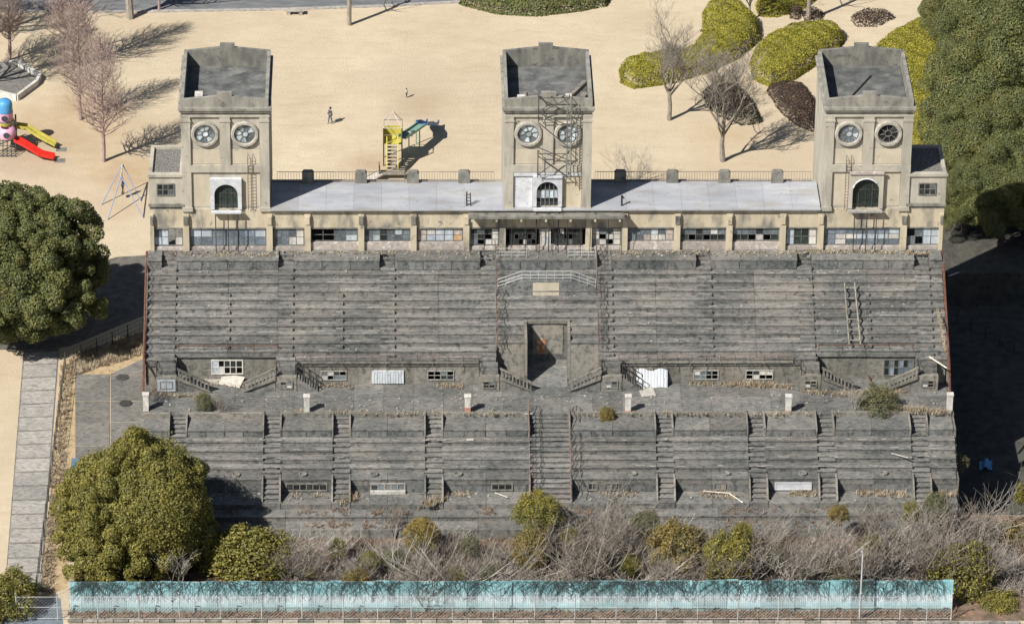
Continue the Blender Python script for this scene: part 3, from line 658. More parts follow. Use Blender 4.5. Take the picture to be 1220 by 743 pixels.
# ---- the three towers
TW, TD = 3.65, 9.5
def tower(cx, kind):
    t = root('tower', (cx, 4, 0), None, None); del WL[t.name]; COL.objects.unlink(t); link(t, stand, (cx, 4, 0))
    t['label'] = {0: 'square tower with arched window in a white surround and a ladder', 1: 'square tower with a steel lattice mast bolted to its front', 2: 'square tower with one broken dark round window'}[kind]
    X0, X1 = cx-TW, cx+TW; F = .12
    MB().box(X0, X1, F, TD, FT+.08 if False else 2.2, 12.62).build('tower_wall', m_tower, t)
    MB().box(X0+.02, X1-.02, 5.6, TD-.02, G, 2.19).build('tower_wall', m_tower, t)
    # roof deck, cornice, parapets
    MB().box(X0+.32, X1-.32, F+.32, TD-.32, 12.625, 12.7).build('roof_deck', m_deck, t)
    c = .36
    cn = MB()
    for (o, z0, z1) in ((.2, 13.22, 13.46), (.1, 13.02, 13.218)):
        cn.box(X0-o, X1+o, F-.2-o, F-.002, z0, z1); cn.box(X0-o, X1+o, TD+.002, TD+o, z0, z1)
        cn.box(X0-o, X0-.002, F, TD, z0, z1); cn.box(X1+.002, X1+o, F, TD, z0, z1)
    cn.build('cornice', m_parapet, t)
    MB().box(X0-.08, X1+.08, F-.22, F-.003, 12.56, 12.7).build('string_course', m_tower, t)
    gable = [(X0, 13.3), (X1, 13.3), (X1, 14.1), (cx+.75, 14.42), (cx+.62, 14.42), (cx+.62, 14.78), (cx-.62, 14.78), (cx-.62, 14.42), (cx-.75, 14.42), (X0, 14.1)]
    gable = [(x, 12.63 if z == 13.3 else z) for x, z in gable]
    MB().prism(gable, 'y', F-.12, F+.2).build('parapet', m_parapet, t, fix=True)
    MB().prism(gable, 'y', TD-.3, TD).build('parapet', m_dirty, t, fix=True)
    for xa, xb in ((X0, X0+.28), (X1-.28, X1)): MB().box(xa, xb, F+.202, TD-.302, 12.63, 14.08).build('parapet', m_parapet, t)
    # pilasters, bands, sunk panels
    for a, b in ((X0, X0+.78), (cx-.44, cx+.44), (X1-.78, X1)):
        MB().box(a, b, F-.2, F-.002, 8.06, 12.55).build('pilaster', m_tower, t)
        MB().box(a-.05, b+.05, F-.26, F-.201, 12.1, 12.28).build('pilaster_cap', m_tower, t)
    MB().box(X0-.02, X1+.02, F-.21, F-.002, 7.4, 8.058).build('band', m_tower, t)
    for a, b in ((X0, X0+.78), (X1-.78, X1)): MB().box(a, b, F-.2, F-.002, 3.6, 7.398).build('pilaster', m_tower, t)
    MB().box(X0-.05, X0+.85, F-.32, F-.203, 3.75, 4.1).build('pilaster_foot', m_tower, t)
    MB().box(X1-.85, X1+.05, F-.32, F-.203, 3.75, 4.1).build('pilaster_foot', m_tower, t)
    for s in (-1, 1):
        xa, xb = (X0+.8, cx-.46) if s < 0 else (cx+.46, X1-.8)
        MB().box(xa, xb, F-.045, F-.002, 8.12, 9.5).build('lower_panel', m_tpanel, t)
        MB().box(xa, xb, F-.03, F-.002, 9.53, 12.5).build('upper_panel', m_tower, t)
        rx, rz = (xa+xb)/2, 10.95
        # round window: moulded ring, spokes, sector panes
        MB().lathe([(.86, -.02), (.86, -.2), (.92, -.27), (1.1, -.27), (1.17, -.2), (1.19, -.02)], (rx, F-.03, rz), 28, 'y').build('ring_surround', m_ring, t, smooth=False, fix=True)
        sp = MB()
        for k in range(8):
            a = math.pi*k/4+.2; d = Vector((math.cos(a), 0, math.sin(a)))
            sp.obox(Vector((rx, F-.09, rz))+d*.55, d*.29, (0, .03, 0), d.cross(Vector((0, 1, 0)))*.028)
        sp.lathe([(.24, -.02), (.24, -.09), (.31, -.09), (.31, -.02)], (rx, F-.05, rz), 16, 'y')
        sp.lathe([(.78, -.02), (.78, -.08), (.84, -.08), (.84, -.02)], (rx, F-.05, rz), 24, 'y')
        w_ = sp.build('round_window', m_frame, t, fix=True)
        dark = kind == 2 and s > 0
        d0 = MB().lathe([(0, -.008), (.83, -.008)], (rx, F-.03, rz), 24, 'y'); d0.build('dark_reveal', m_void, t)
        for k in range(8):
            a0 = math.pi*k/4+.2; mb = MB(); ring = []
            mm = (rng.choice((None, None, m_gdark, m_gpale if k == 5 else None)) if dark else rng.choice((m_gpale, m_gpale, m_ggrey, m_gblue, m_gpale)))
            if mm is None: continue
            arc = [a0+.05+(math.pi/4-.1)*q/3 for q in range(4)]
            ring = [(rx+.3*math.cos(q), rz+.3*math.sin(q)) for q in arc]+[(rx+.79*math.cos(q), rz+.79*math.sin(q)) for q in reversed(arc)]
            mb.prism(ring, 'y', F-.075, F-.06).build('pane', mm, t, fix=True)
        if not dark: MB().lathe([(0, -.045), (.24, -.045), (.24, -.03)], (rx, F-.03, rz), 16, 'y').build('pane', m_gpale, t, fix=True)
    # arched opening in its surround
    aw, ab = (.98, 3.98) if kind == 0 else (.9, 4.2) if kind == 1 else (1.12, 4.0)
    sp_z = 5.35 if kind == 0 else 5.65
    arch = [(cx-aw, ab)]+[(cx+aw*math.cos(math.pi-math.pi*k/14), sp_z+aw*math.sin(math.pi*k/14)) for k in range(15)]+[(cx+aw, ab)]
    outer = .33
    ow = aw+outer; tp = sp_z+aw+.5
    fr = MB(); n = len(arch)                              # white surround: rectangle with an arched hole
    out = [(cx-ow, ab)]+[(cx-ow+2*ow*k/14, tp) for k in range(15)]+[(cx+ow, ab)]
    for k in range(n-1):
        for yy, fl in ((F-.36, 0), (F-.001, 1)):
            q = [(arch[k][0], yy, arch[k][1]), (arch[k+1][0], yy, arch[k+1][1]), (out[k+1][0], yy, out[k+1][1]), (out[k][0], yy, out[k][1])]
            fr.quad(*q)
        fr.quad((arch[k][0], F-.36, arch[k][1]), (arch[k+1][0], F-.36, arch[k+1][1]), (arch[k+1][0], F, arch[k+1][1]), (arch[k][0], F, arch[k][1]))
        fr.quad((out[k][0], F-.36, out[k][1]), (out[k+1][0], F-.36, out[k+1][1]), (out[k+1][0], F, out[k+1][1]), (out[k][0], F, out[k][1]))
    fr.build('arch_surround', m_white if kind != 2 else m_tower, t)
    MB().prism(arch, 'y', F-.02, F-.004).build('arch_reveal', m_ggreen if kind != 1 else m_gdark, t, fix=True)
    if kind == 2: MB().tube([(x, F-.37, z+.06) for x, z in arch[2:13]], .07, 5).build('broken_moulding', m_white, t); MB().box(cx-ow, cx+ow, F-.5, F-.37, tp+.02, tp+.25).build('rotten_lintel', m_pink, t)
    f2 = MB()
    for i in range(1, 4 if kind != 1 else 5):
        kk = 4 if kind != 1 else 5
        x = cx-aw+2*aw*i/kk; h = sp_z+math.sqrt(max(0, aw*aw-(x-cx)**2)); f2.box(x-.03, x+.03, F-.07, F-.022, ab, h)
    f2.box(cx-aw, cx+aw, F-.072, F-.024, sp_z-.03, sp_z+.03).build('arch_bars', m_iron if kind != 1 else m_frame, t)
    if kind == 1:
        for i in range(5):
            x0 = cx-aw+2*aw*i/5; MB().box(x0+.04, x0+2*aw/5-.04, F-.05, F-.026, ab+.7, sp_z-.05).build('pane', m_pblue if i % 2 == 0 else m_gpale, t)
    MB().box(cx-ow+.05, cx+ow-.05, F-.75, F-.361, ab-.2, ab-.06).build('arch_sill', m_white if kind != 2 else m_dwhite, t)
    for dx in (-.9, .15, .95):
        MB().tube([(cx+dx, -.6, ab-.28), (cx+dx, -.55, .1)], .045, 5).build('sill_rod', m_iron, t)
    if kind == 1:                                          # peeled pale plaster
        for a, b in ((X0+.82, cx-ow-.02), (cx+ow+.02, X1-.8)): MB().box(a, b, F-.03, F-.002, 4.0, 7.35).build('peeled_plaster', m_white if a < cx else m_cream, t)
        MB().box(X0+.8, X1-.8, F-.16, F-.004, 7.0, 7.36).build('peeled_plaster', m_white, t)
    else:
        for a, b in ((X0+.82, cx-ow-.02), (cx+ow+.02, X1-.8)): MB().box(a, b, F-.03, F-.002, 4.1, 7.3).build('lower_panel', m_tpanel, t)
    # ladder or mast
    if kind in (0, 2):
        lx = cx+(2.05 if kind == 0 else -1.55); z0, z1 = 3.9, 9.1 if kind == 0 else 8.9; ld = MB()
        for d in (-.2, .2): ld.tube([(lx+d, F-.28, z0), (lx+d, F-.28, z1-.2), (lx+d, F-.1, z1)], .028, 4)
        for i in range(16): z = z0+.2+(z1-z0-.6)*i/15; ld.tube([(lx-.2, F-.28, z), (lx+.2, F-.28, z)], .02, 4)
        ld.build('wall_ladder', m_rustl, t)
    else:
        mx = cx+1.72; ld = MB(); Y = F-.75
        for d in (-.17, .17):
            for e in (0, .3): ld.tube([(mx+d, Y-e, 7.1), (mx+d, Y-e, 14.6)], .04, 4)
        for i in range(26):
            z = 7.2+.28*i; ld.tube([(mx-.17, Y, z), (mx+.17, Y-.3, z)], .022, 4); ld.tube([(mx-.17, Y-.3, z), (mx+.17, Y-.3, z+.3)], .022, 4)
        ld.build('lattice_mast', m_frame, t)
        br = MB(); L = cx-.85
        def seg2(a, b, r=.042): br.tube([(a[0], a[1], a[2]), (b[0], b[1], b[2])], r, 4)
        for z0, z1 in ((14.6, 13.2), (13.2, 12.0), (12.3, 10.0), (10.0, 8.8), (9.2, 7.2)):
            seg2((L, Y, z0), (mx, Y, z1))
        for z in (14.6, 12.6, 9.4, 7.4): seg2((L, Y, z), (mx, Y, z)); seg2((L, Y, z), (L, F-.1, z)); seg2((mx, Y, z), (mx, F-.1, z))
        seg2((L, Y, 7.2), (L, Y, 9.6)); seg2((L, Y, 12.4), (L, Y, 14.8)); seg2((L, Y, 7.4), (mx, Y, 9.6)); seg2((L, Y, 13.2), (mx, Y, 14.6))
        for k in range(3): seg2((L+.9*k, Y, 14.6), (L+.9*k+.4, F+.3, 14.3), .04)
        br.build('mast_bracing', m_iron, t)
    # things fixed on the roof
    if kind == 0: MB().box(cx-2.55, cx-1.9, 2.4, 3.4, 12.701, 13.25).build('roof_hatch', m_wpaint, t)
    if kind == 1:
        MB().box(cx-2.55, cx-1.9, 1.9, 2.7, 12.701, 13.25).build('roof_hatch', m_wpaint, t); MB().box(cx-2.1, cx-1.75, 1.6, 4.1, 12.701, 12.85).build('roof_pad', m_side, t)
        MB().box(cx+1.5, cx+2.0, 2.3, 3.1, 12.701, 13.15).build('roof_hatch', m_wpaint, t); MB().box(cx+2.75, cx+3.15, 2.6, 3.4, 12.701, 13.15).build('roof_hatch', m_side, t)
        MB().obox((cx+2.5, 4.4, 12.85), (.75, 1.5, 0), (.16, -.08, 0), (0, 0, .14)).build('roof_duct', m_side, t)
    if kind == 2:
        MB().box(cx+1.35, cx+2.6, 1.3, 2.8, 12.701, 13.0).build('roof_hatch', m_side, t); MB().box(cx+1.5, cx+2.45, 1.45, 2.65, 13.01, 13.02).build('hatch_opening', m_void, t)
        MB().obox((cx-.6, 4.6, 12.78), (1.3, 2.6, 0), (.045, -.02, 0), (0, 0, .05)).build('roof_cable', m_iron, t)
        MB().box(cx-.6, cx+.6, 1.5, 2.6, 12.701, 12.78).build('roof_pad', m_pblue, t)
    return t
tower(-26.78, 0); tower(.12, 1); tower(26.85, 2)

# ------------------------------------------------------------------ vegetation
def leaf_mat(name, c1, c2, c3, tr=.22, sc=.6):
    t = N(name, .55, .3)
    c = t.mix(t.island(), c1, c2); c = t.mix(t.noise(sc, lo=.4, hi=.68, detail=3), c, c3); c = t.grey(c, t.island(.7, 1.25)); t.out(c)
    tb = t.n.new('ShaderNodeBsdfTranslucent'); t.l.new(c, tb.inputs[0]); mx = t.n.new('ShaderNodeMixShader'); mx.inputs[0].default_value = tr
    o = t.n['Material Output']; t.l.new(t.b.outputs[0], mx.inputs[1]); t.l.new(tb.outputs[0], mx.inputs[2]); t.l.new(mx.outputs[0], o.inputs[0])
    return t.m
l_oak = leaf_mat('oak_leaf', (.145, .147, .038), (.215, .203, .056), (.275, .24, .062))
l_camphor = leaf_mat('camphor_leaf', (.094, .118, .046), (.145, .162, .062), (.19, .188, .066))
l_hedge = leaf_mat('hedge_leaf', (.27, .25, .032), (.35, .315, .04), (.23, .22, .036), .15)
l_yellow = leaf_mat('yellow_green_leaf', (.22, .20, .04), (.32, .27, .06), (.16, .165, .05))
l_ochre = leaf_mat('ochre_leaf', (.25, .19, .055), (.34, .25, .085), (.18, .165, .06))
l_dark = leaf_mat('dark_shrub_leaf', (.03, .035, .02), (.05, .05, .03), (.045, .035, .03))
l_brown = leaf_mat('brown_shrub_leaf', (.085, .055, .042), (.12, .08, .055), (.07, .05, .045))
l_grey = leaf_mat('dusty_green_leaf', (.10, .12, .06), (.17, .175, .09), (.2, .185, .09))
l_straw = leaf_mat('straw', (.36, .30, .21), (.52, .45, .33), (.30, .23, .16), .1)
def bark(name, a, b): return two(name, a, b, 5, (1, 1, .4), .95, None, var=.1, bump=.3)
b_grey = bark('grey_bark', (.20, .18, .152), (.34, .305, .262)); b_pink = bark('reddish_twig_bark', (.28, .215, .19), (.40, .315, .285))
b_dark = bark('dark_bark', (.05, .042, .035), (.1, .085, .07)); b_pale = bark('pale_thicket_bark', (.31, .282, .245), (.47, .435, .39))
b_brown = bark('brown_bark', (.16, .138, .115), (.28, .245, .208))

def leaves(name, clumps, leaf, per, m, seed, up=.0, inner=True, jit=.7, thick=.2):
    r = np.random.RandomState(seed); C = np.array([c[0] for c in clumps], float); RR = np.array([c[1] for c in clumps], float)
    if RR.ndim == 1: RR = np.stack([RR]*3, 1)
    cnt = np.maximum(20, (per*(RR[:, 0]*RR[:, 1]+RR[:, 0]*RR[:, 2]+RR[:, 1]*RR[:, 2])/3)).astype(int)
    idx = np.repeat(np.arange(len(C)), cnt); n = len(idx)
    d = r.normal(size=(n, 3)); d /= np.linalg.norm(d, axis=1)[:, None]
    P = C[idx]+d*RR[idx]*(1-thick*r.rand(n)**1.5+.06*r.randn(n))[:, None]
    keep = d[:, 2] > -.75+up
    for s in range(0, n, 20000):                            # drop what is buried in other clumps
        q = (P[s:s+20000, None, :]-C[None])/RR[None]; dd = (q**2).sum(2); dd[np.arange(len(dd)), idx[s:s+20000]] = 9
        keep[s:s+20000] &= dd.min(1) > .5
    P = P[keep]; d = d[keep]; n = len(P)
    nn = d+jit*r.normal(size=(n, 3)); nn /= np.linalg.norm(nn, axis=1)[:, None]
    t = np.cross(nn, r.normal(size=(n, 3))); t /= np.linalg.norm(t, axis=1)[:, None]; b = np.cross(nn, t)
    s = (leaf*(.65+.7*r.rand(n)))[:, None]
    V = np.stack([P-t*s, P-b*s*.55, P+t*s, P+b*s*.55], 1).reshape(-1, 3)
    me = bpy.data.meshes.new(name); me.vertices.add(n*4); me.vertices.foreach_set('co', V.astype(np.float32).ravel())
    me.loops.add(n*4); me.loops.foreach_set('vertex_index', np.arange(n*4, dtype=np.int32))
    me.polygons.add(n); me.polygons.foreach_set('loop_start', np.arange(0, n*4, 4, dtype=np.int32)); me.polygons.foreach_set('loop_total', np.full(n, 4, dtype=np.int32))
    me.update(); me.validate(); me.materials.append(m); return me
def crown_clumps(rad, cz, n, cr, seed, low=-.45, fill=9, taper=0, kmin=.78):
    r = random.Random(seed); out = []; rx, ry, rz = rad
    for i in range(n):
        z = 1-(i+.5)/n*(1-low); a = i*2.39996+r.uniform(-.3, .3); q = math.sqrt(max(0, 1-z*z))*(1-taper*z); k = r.uniform(kmin, .98)*(1+.09*math.sin(2*a+seed)+.07*math.sin(5*a+3*z+seed*2)+.06*math.sin(7*z+seed))
        out.append(((q*math.cos(a)*rx*k, q*math.sin(a)*ry*k, cz+z*rz*k), cr*r.uniform(.7, 1.4)))
    for i in range(fill):
        a = r.uniform(0, 6.28); k = r.uniform(.1, .35); out.append(((rx*k*math.cos(a), ry*k*math.sin(a), cz+rz*r.uniform(-.2, .3)), min(rx, rz)*.6))
    return out
def limbs(mb, base, top, r0, n, spread, rr, seed):
    r = random.Random(seed); base = Vector(base); top = Vector(top)
    mid = [base.lerp(top, t)+Vector((r.uniform(-.15, .15), r.uniform(-.15, .15), 0)) for t in (0, .3, .6, 1)]
    mid[0] = base; mb.tube(mid, [r0*1.25, r0, r0*.8, r0*.45], 7)
    for i in range(n):
        t = r.uniform(.35, .9); p = base.lerp(top, t); a = i*2.4+r.uniform(-.4, .4); d = Vector((math.cos(a), math.sin(a), r.uniform(.35, 1.0)))*spread*r.uniform(.6, 1)
        mb.tube([p, p+d*.5+Vector((0, 0, .1)), p+d], [r0*.42, r0*.26, r0*.1], 5)
def evergreen(name, label, cat, loc, rad, cz, n, cr, leaf, per, m, seed, group=None, trunk=.3, low=-.45, up=0, jit=.7, thick=.2, taper=0, kmin=.78):
    t = root(name, loc, label, cat, group)
    me = leaves('crown', crown_clumps(rad, cz, n, cr, seed, low, taper=taper, kmin=kmin), leaf, per, m, seed, up, jit=jit, thick=thick)
    c = bpy.data.objects.new('crown', me); COL.objects.link(c); c.parent = t
    mb = MB(); limbs(mb, (0, 0, -.1), (0, 0, cz+rad[2]*.3), trunk, 9, rad[0]*.7, 0, seed)
    k = bpy.data.objects.new('trunk', mb.mesh('trunk', b_dark)); COL.objects.link(k); k.parent = t
    return t
def relabel(o, label, group=None):
    o['label'] = label
    if group: o['group'] = group
    return o

# big broad-leaved trees
big = evergreen('evergreen_tree', 'big round dark-leaved evergreen tree at the left edge of the photo', 'tree', at(24, 404), (7.9, 7.2, 6.9), 7.3, 480, .68, .105, 1300, l_camphor, 3, 'broad evergreen trees', .45, -.8, jit=.45)
oak = evergreen('evergreen_tree', 'large olive-green evergreen tree in front of the lower left tiers', 'tree', (at(163, 690).x, -27.8, G), (6.9, 4.8, 6.5), 5.0, 420, .6, .095, 1600, l_oak, 5, 'broad evergreen trees', .35, -.78, jit=.5, taper=.22)
# woodland on the right
GW = 'trees of the wood on the right'
wood = [((1168, 48), 1.35, 'tall evergreen in the upper part of the right-hand wood, left of the top corner one'), ((1232, 22), 1.5, 'topmost evergreen in the right photo corner'),
        ((1166, 132), 1.15, 'evergreen of the wood level with the round windows of the right tower'), ((1226, 112), 1.3, 'broad evergreen at the right photo edge in the middle of the wood'),
        ((1170, 196), .95, 'front evergreen of the right-hand wood, beside the right wing of the stand'), ((1228, 192), 1.1, 'evergreen at the right photo edge, level with the right wing'),
        ((1136, 178), .5, 'small evergreen rising behind the clipped hedge right of the right tower'), ((1133, 20), .7, 'small evergreen at the upper left corner of the right-hand wood'),
        ((1148, 240), .6, 'low shaded evergreen directly behind the right wing of the stand'), ((1192, 244), .75, 'low shaded evergreen at the back of the dark yard'), ((1230, 240), .7, 'shaded evergreen at the photo edge, at the back of the dark yard')]
# copies of the two prototypes
w0 = evergreen('evergreen_tree', wood[0][2], 'tree', (0, 0, G), (4.7, 4.7, 5.8), 6.4, 130, .95, .075, 1900, l_camphor, 11, GW, .35, -.5, .3, jit=.42, thick=.15, kmin=.6)
for i, ((px, py), sc, lab) in enumerate(wood):
    p = at(px, py+66*sc); o = w0 if i == 0 else copy_tree(w0, p, i*1.9, (sc, sc*1.05, sc*(1+.12*math.sin(i*2.3))))
    o.location = p; WL[o.name] = p; relabel(o, lab, GW)

# shrubs and small trees along the foot of the stand: (px, py of crown centre, Y, half-size in px, squash, material, label)
def small_proto(m, seed, name, n=46, cr=.3, leaf=.045, per=3200):
    return evergreen(name, None, None, (0, 0, G-60), (1, 1, .95), 1.25, n, cr, leaf, per, m, seed, None, .07, -.75, thick=.8)
protos = {'o': small_proto(l_oak, 21, 'small_tree'), 'y': small_proto(l_yellow, 22, 'small_tree'), 'c': small_proto(l_ochre, 23, 'small_tree'), 'g': small_proto(l_grey, 24, 'small_tree', 40, .28, .04, 2400)}
used = set()
def small(px, py, Y, r, k, lab, name='small_tree', gl=G, grp='shrubs along the foot of the stand', cat='shrub', sq=1.0, stem=1.25):
    c = atY(px, py, Y); sc = r/14.6; o = protos[k]
    zc = c.z-gl; s3 = (sc, sc*.85, sc*sq); loc = Vector((c.x, Y, c.z-1.25*sc*sq))
    if k in used: o = copy_tree(o, loc, rng.uniform(0, 6), s3)
    else: used.add(k); o.location = loc; o.scale = s3; WL[o.name] = loc
    o.name = name; tag(o, lab, cat, grp)
    if loc.z > gl+.05:                                     # reach the ground with a longer stem
        tr = [ch for ch in o.children if ch.name.startswith('trunk')][0]
        me = MB().tube([(0, 0, (gl-loc.z)/(sc*sq)-.1), (.06, .03, .2), (0, 0, 1.5)], [.09, .07, .03], 6)
        limbs(me, (0, 0, .1), (0, 0, 1.6), .06, 8, .75, 0, int(px)); tr.data = me.mesh('trunk', b_brown)
    return o
small(300, 668, -29.5, 47, 'o', 'dense olive shrub tree right of the large evergreen, in front of the blue fence', sq=.8)
small(268, 660, -29.0, 20, 'y', 'narrow yellow-green shrub between the two olive trees at lower left')
small(640, 612, -25.2, 27, 'y', 'round yellow-green bush at the foot of the wide middle stair', sq=.9)
small(632, 655, -28.5, 22, 'c', 'ochre bush below the round bush of the middle stair', sq=1.15)
small(502, 638, -27, 21, 'c', 'round ochre bush left of the middle stair foot')
small(425, 695, -32.5, 17, 'c', 'ochre bush hanging over the blue fence left of middle', sq=1.1)
small(372, 682, -31, 9, 'y', 'tiny yellow bush on the fence top next to the olive shrub tree', sq=.7)
small(470, 668, -29, 16, 'g', 'low dusty green bush in the thicket below the round ochre bush', sq=.8)
small(402, 655, -28, 11, 'y', 'small sparse yellow sapling in the thicket right of the olive tree', sq=1.2)
small(768, 624, -26.5, 18, 'g', 'dusty green bush above the wide ochre bush right of middle', sq=.9)
small(806, 652, -28.5, 34, 'c', 'wide ochre-green bush right of middle, against the low tiers', sq=.85)
small(868, 668, -31, 30, 'y', 'bright yellow-green bush leaning over the blue fence', sq=1.1)
small(885, 640, -30, 13, 'y', 'upper yellow-green tuft beside the bright bush over the fence', sq=1.3)
small(710, 668, -29.5, 14, 'g', 'narrow green bush in the pale thicket right of the middle stair', sq=1.5)
small(583, 680, -31, 12, 'g', 'low green bush on the fence line left of middle', sq=.7)
small(545, 684, -31, 10, 'o', 'small dark olive bush at the fence line left of middle', sq=.7)
small(1000, 679, -31, 20, 'y', 'low yellow-green bush at the fence beside the lamp post', sq=.65)
small(1038, 652, -29.5, 15, 'y', 'yellow-green bush in the right thicket, above the lamp post', sq=.9)
small(1150, 688, -31.5, 36, 'o', 'dense green tree at the right end of the blue fence', sq=1.1)
small(1120, 672, -31, 17, 'y', 'yellowish bush left of the dense green tree at the fence end', sq=1.0)
small(1085, 615, -25.2, 11, 'y', 'narrow yellow bush against the foot of the right tiers', sq=1.8)
small(1115, 606, -25, 19, 'g', 'dusty green bush under the lower right corner of the stand', sq=1.1)
small(1140, 551, -16.5, 15, 'g', 'bush growing over the right edge of the lower tiers', gl=-9, sq=.7, grp=None)
small(1207, 645, -24, 26, 'c', 'ochre scrub at the right photo edge below the dark yard', sq=.9)
small(1190, 722, -34, 26, 'y', 'yellow-green scrub in the lower right corner of the photo', sq=.6)
small(1000, 612, -25.5, 12, 'c', 'small ochre bush at the foot of the tiers above the lamp post', sq=.9)
small(12, 712, -34.5, 34, 'o', 'dark olive tree cut by the lower left corner of the photo', sq=.9)
small(1046, 481, -13, 24, 'g', 'green shrub growing from the walkway near the right side stair', gl=ZT, grp=None)
small(243, 479, -13.2, 11, 'g', 'small green shrub on the walkway near the left side stair', gl=ZT, sq=1.2, grp=None)
small(723, 494, -14.2, 9.5, 'c', 'small ochre bush on the kerb of the walkway right of middle', gl=-8.1, grp=None)
small(560, 650, -28, 13, 'g', 'dusty green bush between the ochre bushes left of the middle stair', sq=.9)
small(680, 640, -27.5, 11, 'o', 'small olive bush right of the round bush at the middle stair', sq=.9)
small(752, 672, -30, 14, 'o', 'low olive bush in the pale thicket above the fence, right of middle', sq=.8)
small(925, 660, -29.5, 14, 'g', 'dusty green bush right of the bright bush over the fence', sq=.9)
small(1070, 645, -28, 14, 'g', 'dusty green bush in the right thicket below the narrow yellow bush', sq=1.0)
small(440, 668, -30, 12, 'o', 'dark olive bush in the thicket above the ochre bush on the fence', sq=.8)
small(1217, 590, -18, 9, 'y', 'sunlit yellow tuft beside the dark yard at the photo edge', sq=1.8)

# clipped hedges: domed mounds of fine leaves on a woody core
def hedge(name, pts, h, m, lab, leaf=.075, dens=230, dome=1.5, seed=1):
    pl = [at(x, y) for x, y in pts]; cx = sum(p.x for p in pl)/len(pl); cy = sum(p.y for p in pl)/len(pl)
    t = root(name, (cx, cy, G), lab, 'hedge', None)
    xs_ = np.array([p.x-cx for p in pl]); ys_ = np.array([p.y-cy for p in pl]); r = np.random.RandomState(seed)
    def dist(X, Y):
        ins = np.zeros(len(X), bool); D = np.full(len(X), 1e9); k = len(xs_)
        for i in range(k):
            x0, y0, x1, y1 = xs_[i], ys_[i], xs_[(i+1) % k], ys_[(i+1) % k]
            c_ = ((y0 > Y) != (y1 > Y)); xx = (x1-x0)*(Y-y0)/((y1-y0) if y1 != y0 else 1e-9)+x0; ins ^= c_ & (X < xx)
            dx, dy = x1-x0, y1-y0; tt = np.clip(((X-x0)*dx+(Y-y0)*dy)/(dx*dx+dy*dy), 0, 1); D = np.minimum(D, np.hypot(X-x0-tt*dx, Y-y0-tt*dy))
        return np.where(ins, D, -D)
    w, d = np.ptp(xs_), np.ptp(ys_); n = int(w*d*dens*1.6)
    X = r.uniform(xs_.min(), xs_.max(), n); Y = r.uniform(ys_.min(), ys_.max(), n); D = dist(X, Y); k = D > 0; X, Y, D = X[k], Y[k], D[k]
    def H(D, X, Y): return h*np.sqrt(np.clip(1-(1-np.clip(D/dome, 0, 1))**2, 0, 1))*(1+.07*np.sin(X*1.1+seed)*np.cos(Y*1.3)+.05*np.sin(X*3.1+Y*2.3))
    Z = H(D, X, Y); e = .05
    gx = (H(dist(X+e, Y), X+e, Y)-Z)/e; gy = (H(dist(X, Y+e), X, Y+e)-Z)/e; nn = np.stack([-gx, -gy, np.ones_like(Z)], 1)
    sl = np.linalg.norm(nn, axis=1); rep = np.minimum(6, np.maximum(1, sl)).astype(int); ii = np.repeat(np.arange(len(X)), rep)
    X, Y, Z, nn = X[ii], Y[ii], Z[ii], nn[ii]; nn /= np.linalg.norm(nn, axis=1)[:, None]; n = len(X)
    Z = Z-r.rand(n)**2*.25-np.where(nn[:, 2] < .6, r.rand(n)*Z*.8, 0); X = X+r.normal(size=n)*.05; Y = Y+r.normal(size=n)*.05
    P = np.stack([X, Y, np.maximum(Z, .03)], 1)+nn*(r.rand(n)*.1)[:, None]
    nn = nn+.45*r.normal(size=(n, 3)); nn /= np.linalg.norm(nn, axis=1)[:, None]
    tt = np.cross(nn, r.normal(size=(n, 3))); tt /= np.linalg.norm(tt, axis=1)[:, None]; bb = np.cross(nn, tt); s = (leaf*(.6+.8*r.rand(n)))[:, None]
    V = np.stack([P-tt*s, P-bb*s*.6, P+tt*s, P+bb*s*.6], 1).reshape(-1, 3)
    me = bpy.data.meshes.new('foliage'); me.vertices.add(n*4); me.vertices.foreach_set('co', V.astype(np.float32).ravel()); me.loops.add(n*4); me.loops.foreach_set('vertex_index', np.arange(n*4, dtype=np.int32))
    me.polygons.add(n); me.polygons.foreach_set('loop_start', np.arange(0, n*4, 4, dtype=np.int32)); me.polygons.foreach_set('loop_total', np.full(n, 4, dtype=np.int32)); me.update(); me.materials.append(m)
    c = bpy.data.objects.new('foliage', me); COL.objects.link(c); c.parent = t
    core = MB(); gr = random.Random(seed)                   # stems and stray shoots
    for i in range(int(26*min(3, w*d/40))):
        q = gr.randrange(len(X)); b_ = Vector((X[q], Y[q], max(.1, Z[q]-.1))); core.tube([b_, b_+Vector((gr.uniform(-.15, .15), gr.uniform(-.15, .15), gr.uniform(.2, .45)))], [.02, .012], 3)
    for i in range(40):
        q = gr.randrange(len(X)); core.tube([(X[q]*.8, Y[q]*.8, 0), (X[q]*.9, Y[q]*.9, max(.1, Z[q]*.8))], [.04, .02], 4)
    k = bpy.data.objects.new('stems', core.mesh('stems', b_dark)); COL.objects.link(k); k.parent = t
    return t
def hp(pts, h=1.2): return pts                              # footprints are read at the ground
hedge('clipped_hedge', [(738, 84), (762, 75), (800, 72), (822, 66), (838, 44), (838, 16), (850, 10), (885, 12), (902, 30), (905, 48), (880, 70), (840, 88), (800, 100), (755, 106), (741, 100)], 1.6, l_hedge, 'yellow-green clipped hedge bent like a boot behind the right-hand bare trees', seed=1)
hedge('clipped_hedge', [(894, 76), (900, 62), (916, 50), (940, 40), (975, 35), (998, 38), (1006, 48), (998, 60), (972, 78), (945, 96), (918, 104), (898, 96)], 1.6, l_hedge, 'egg-shaped yellow-green clipped hedge left of the right tower top', seed=2)
hedge('clipped_hedge', [(900, 6), (915, -6), (960, -10), (975, -2), (960, 10), (925, 21), (905, 20)], 1.0, l_hedge, 'small clipped hedge at the top edge above the egg-shaped hedge', seed=3)
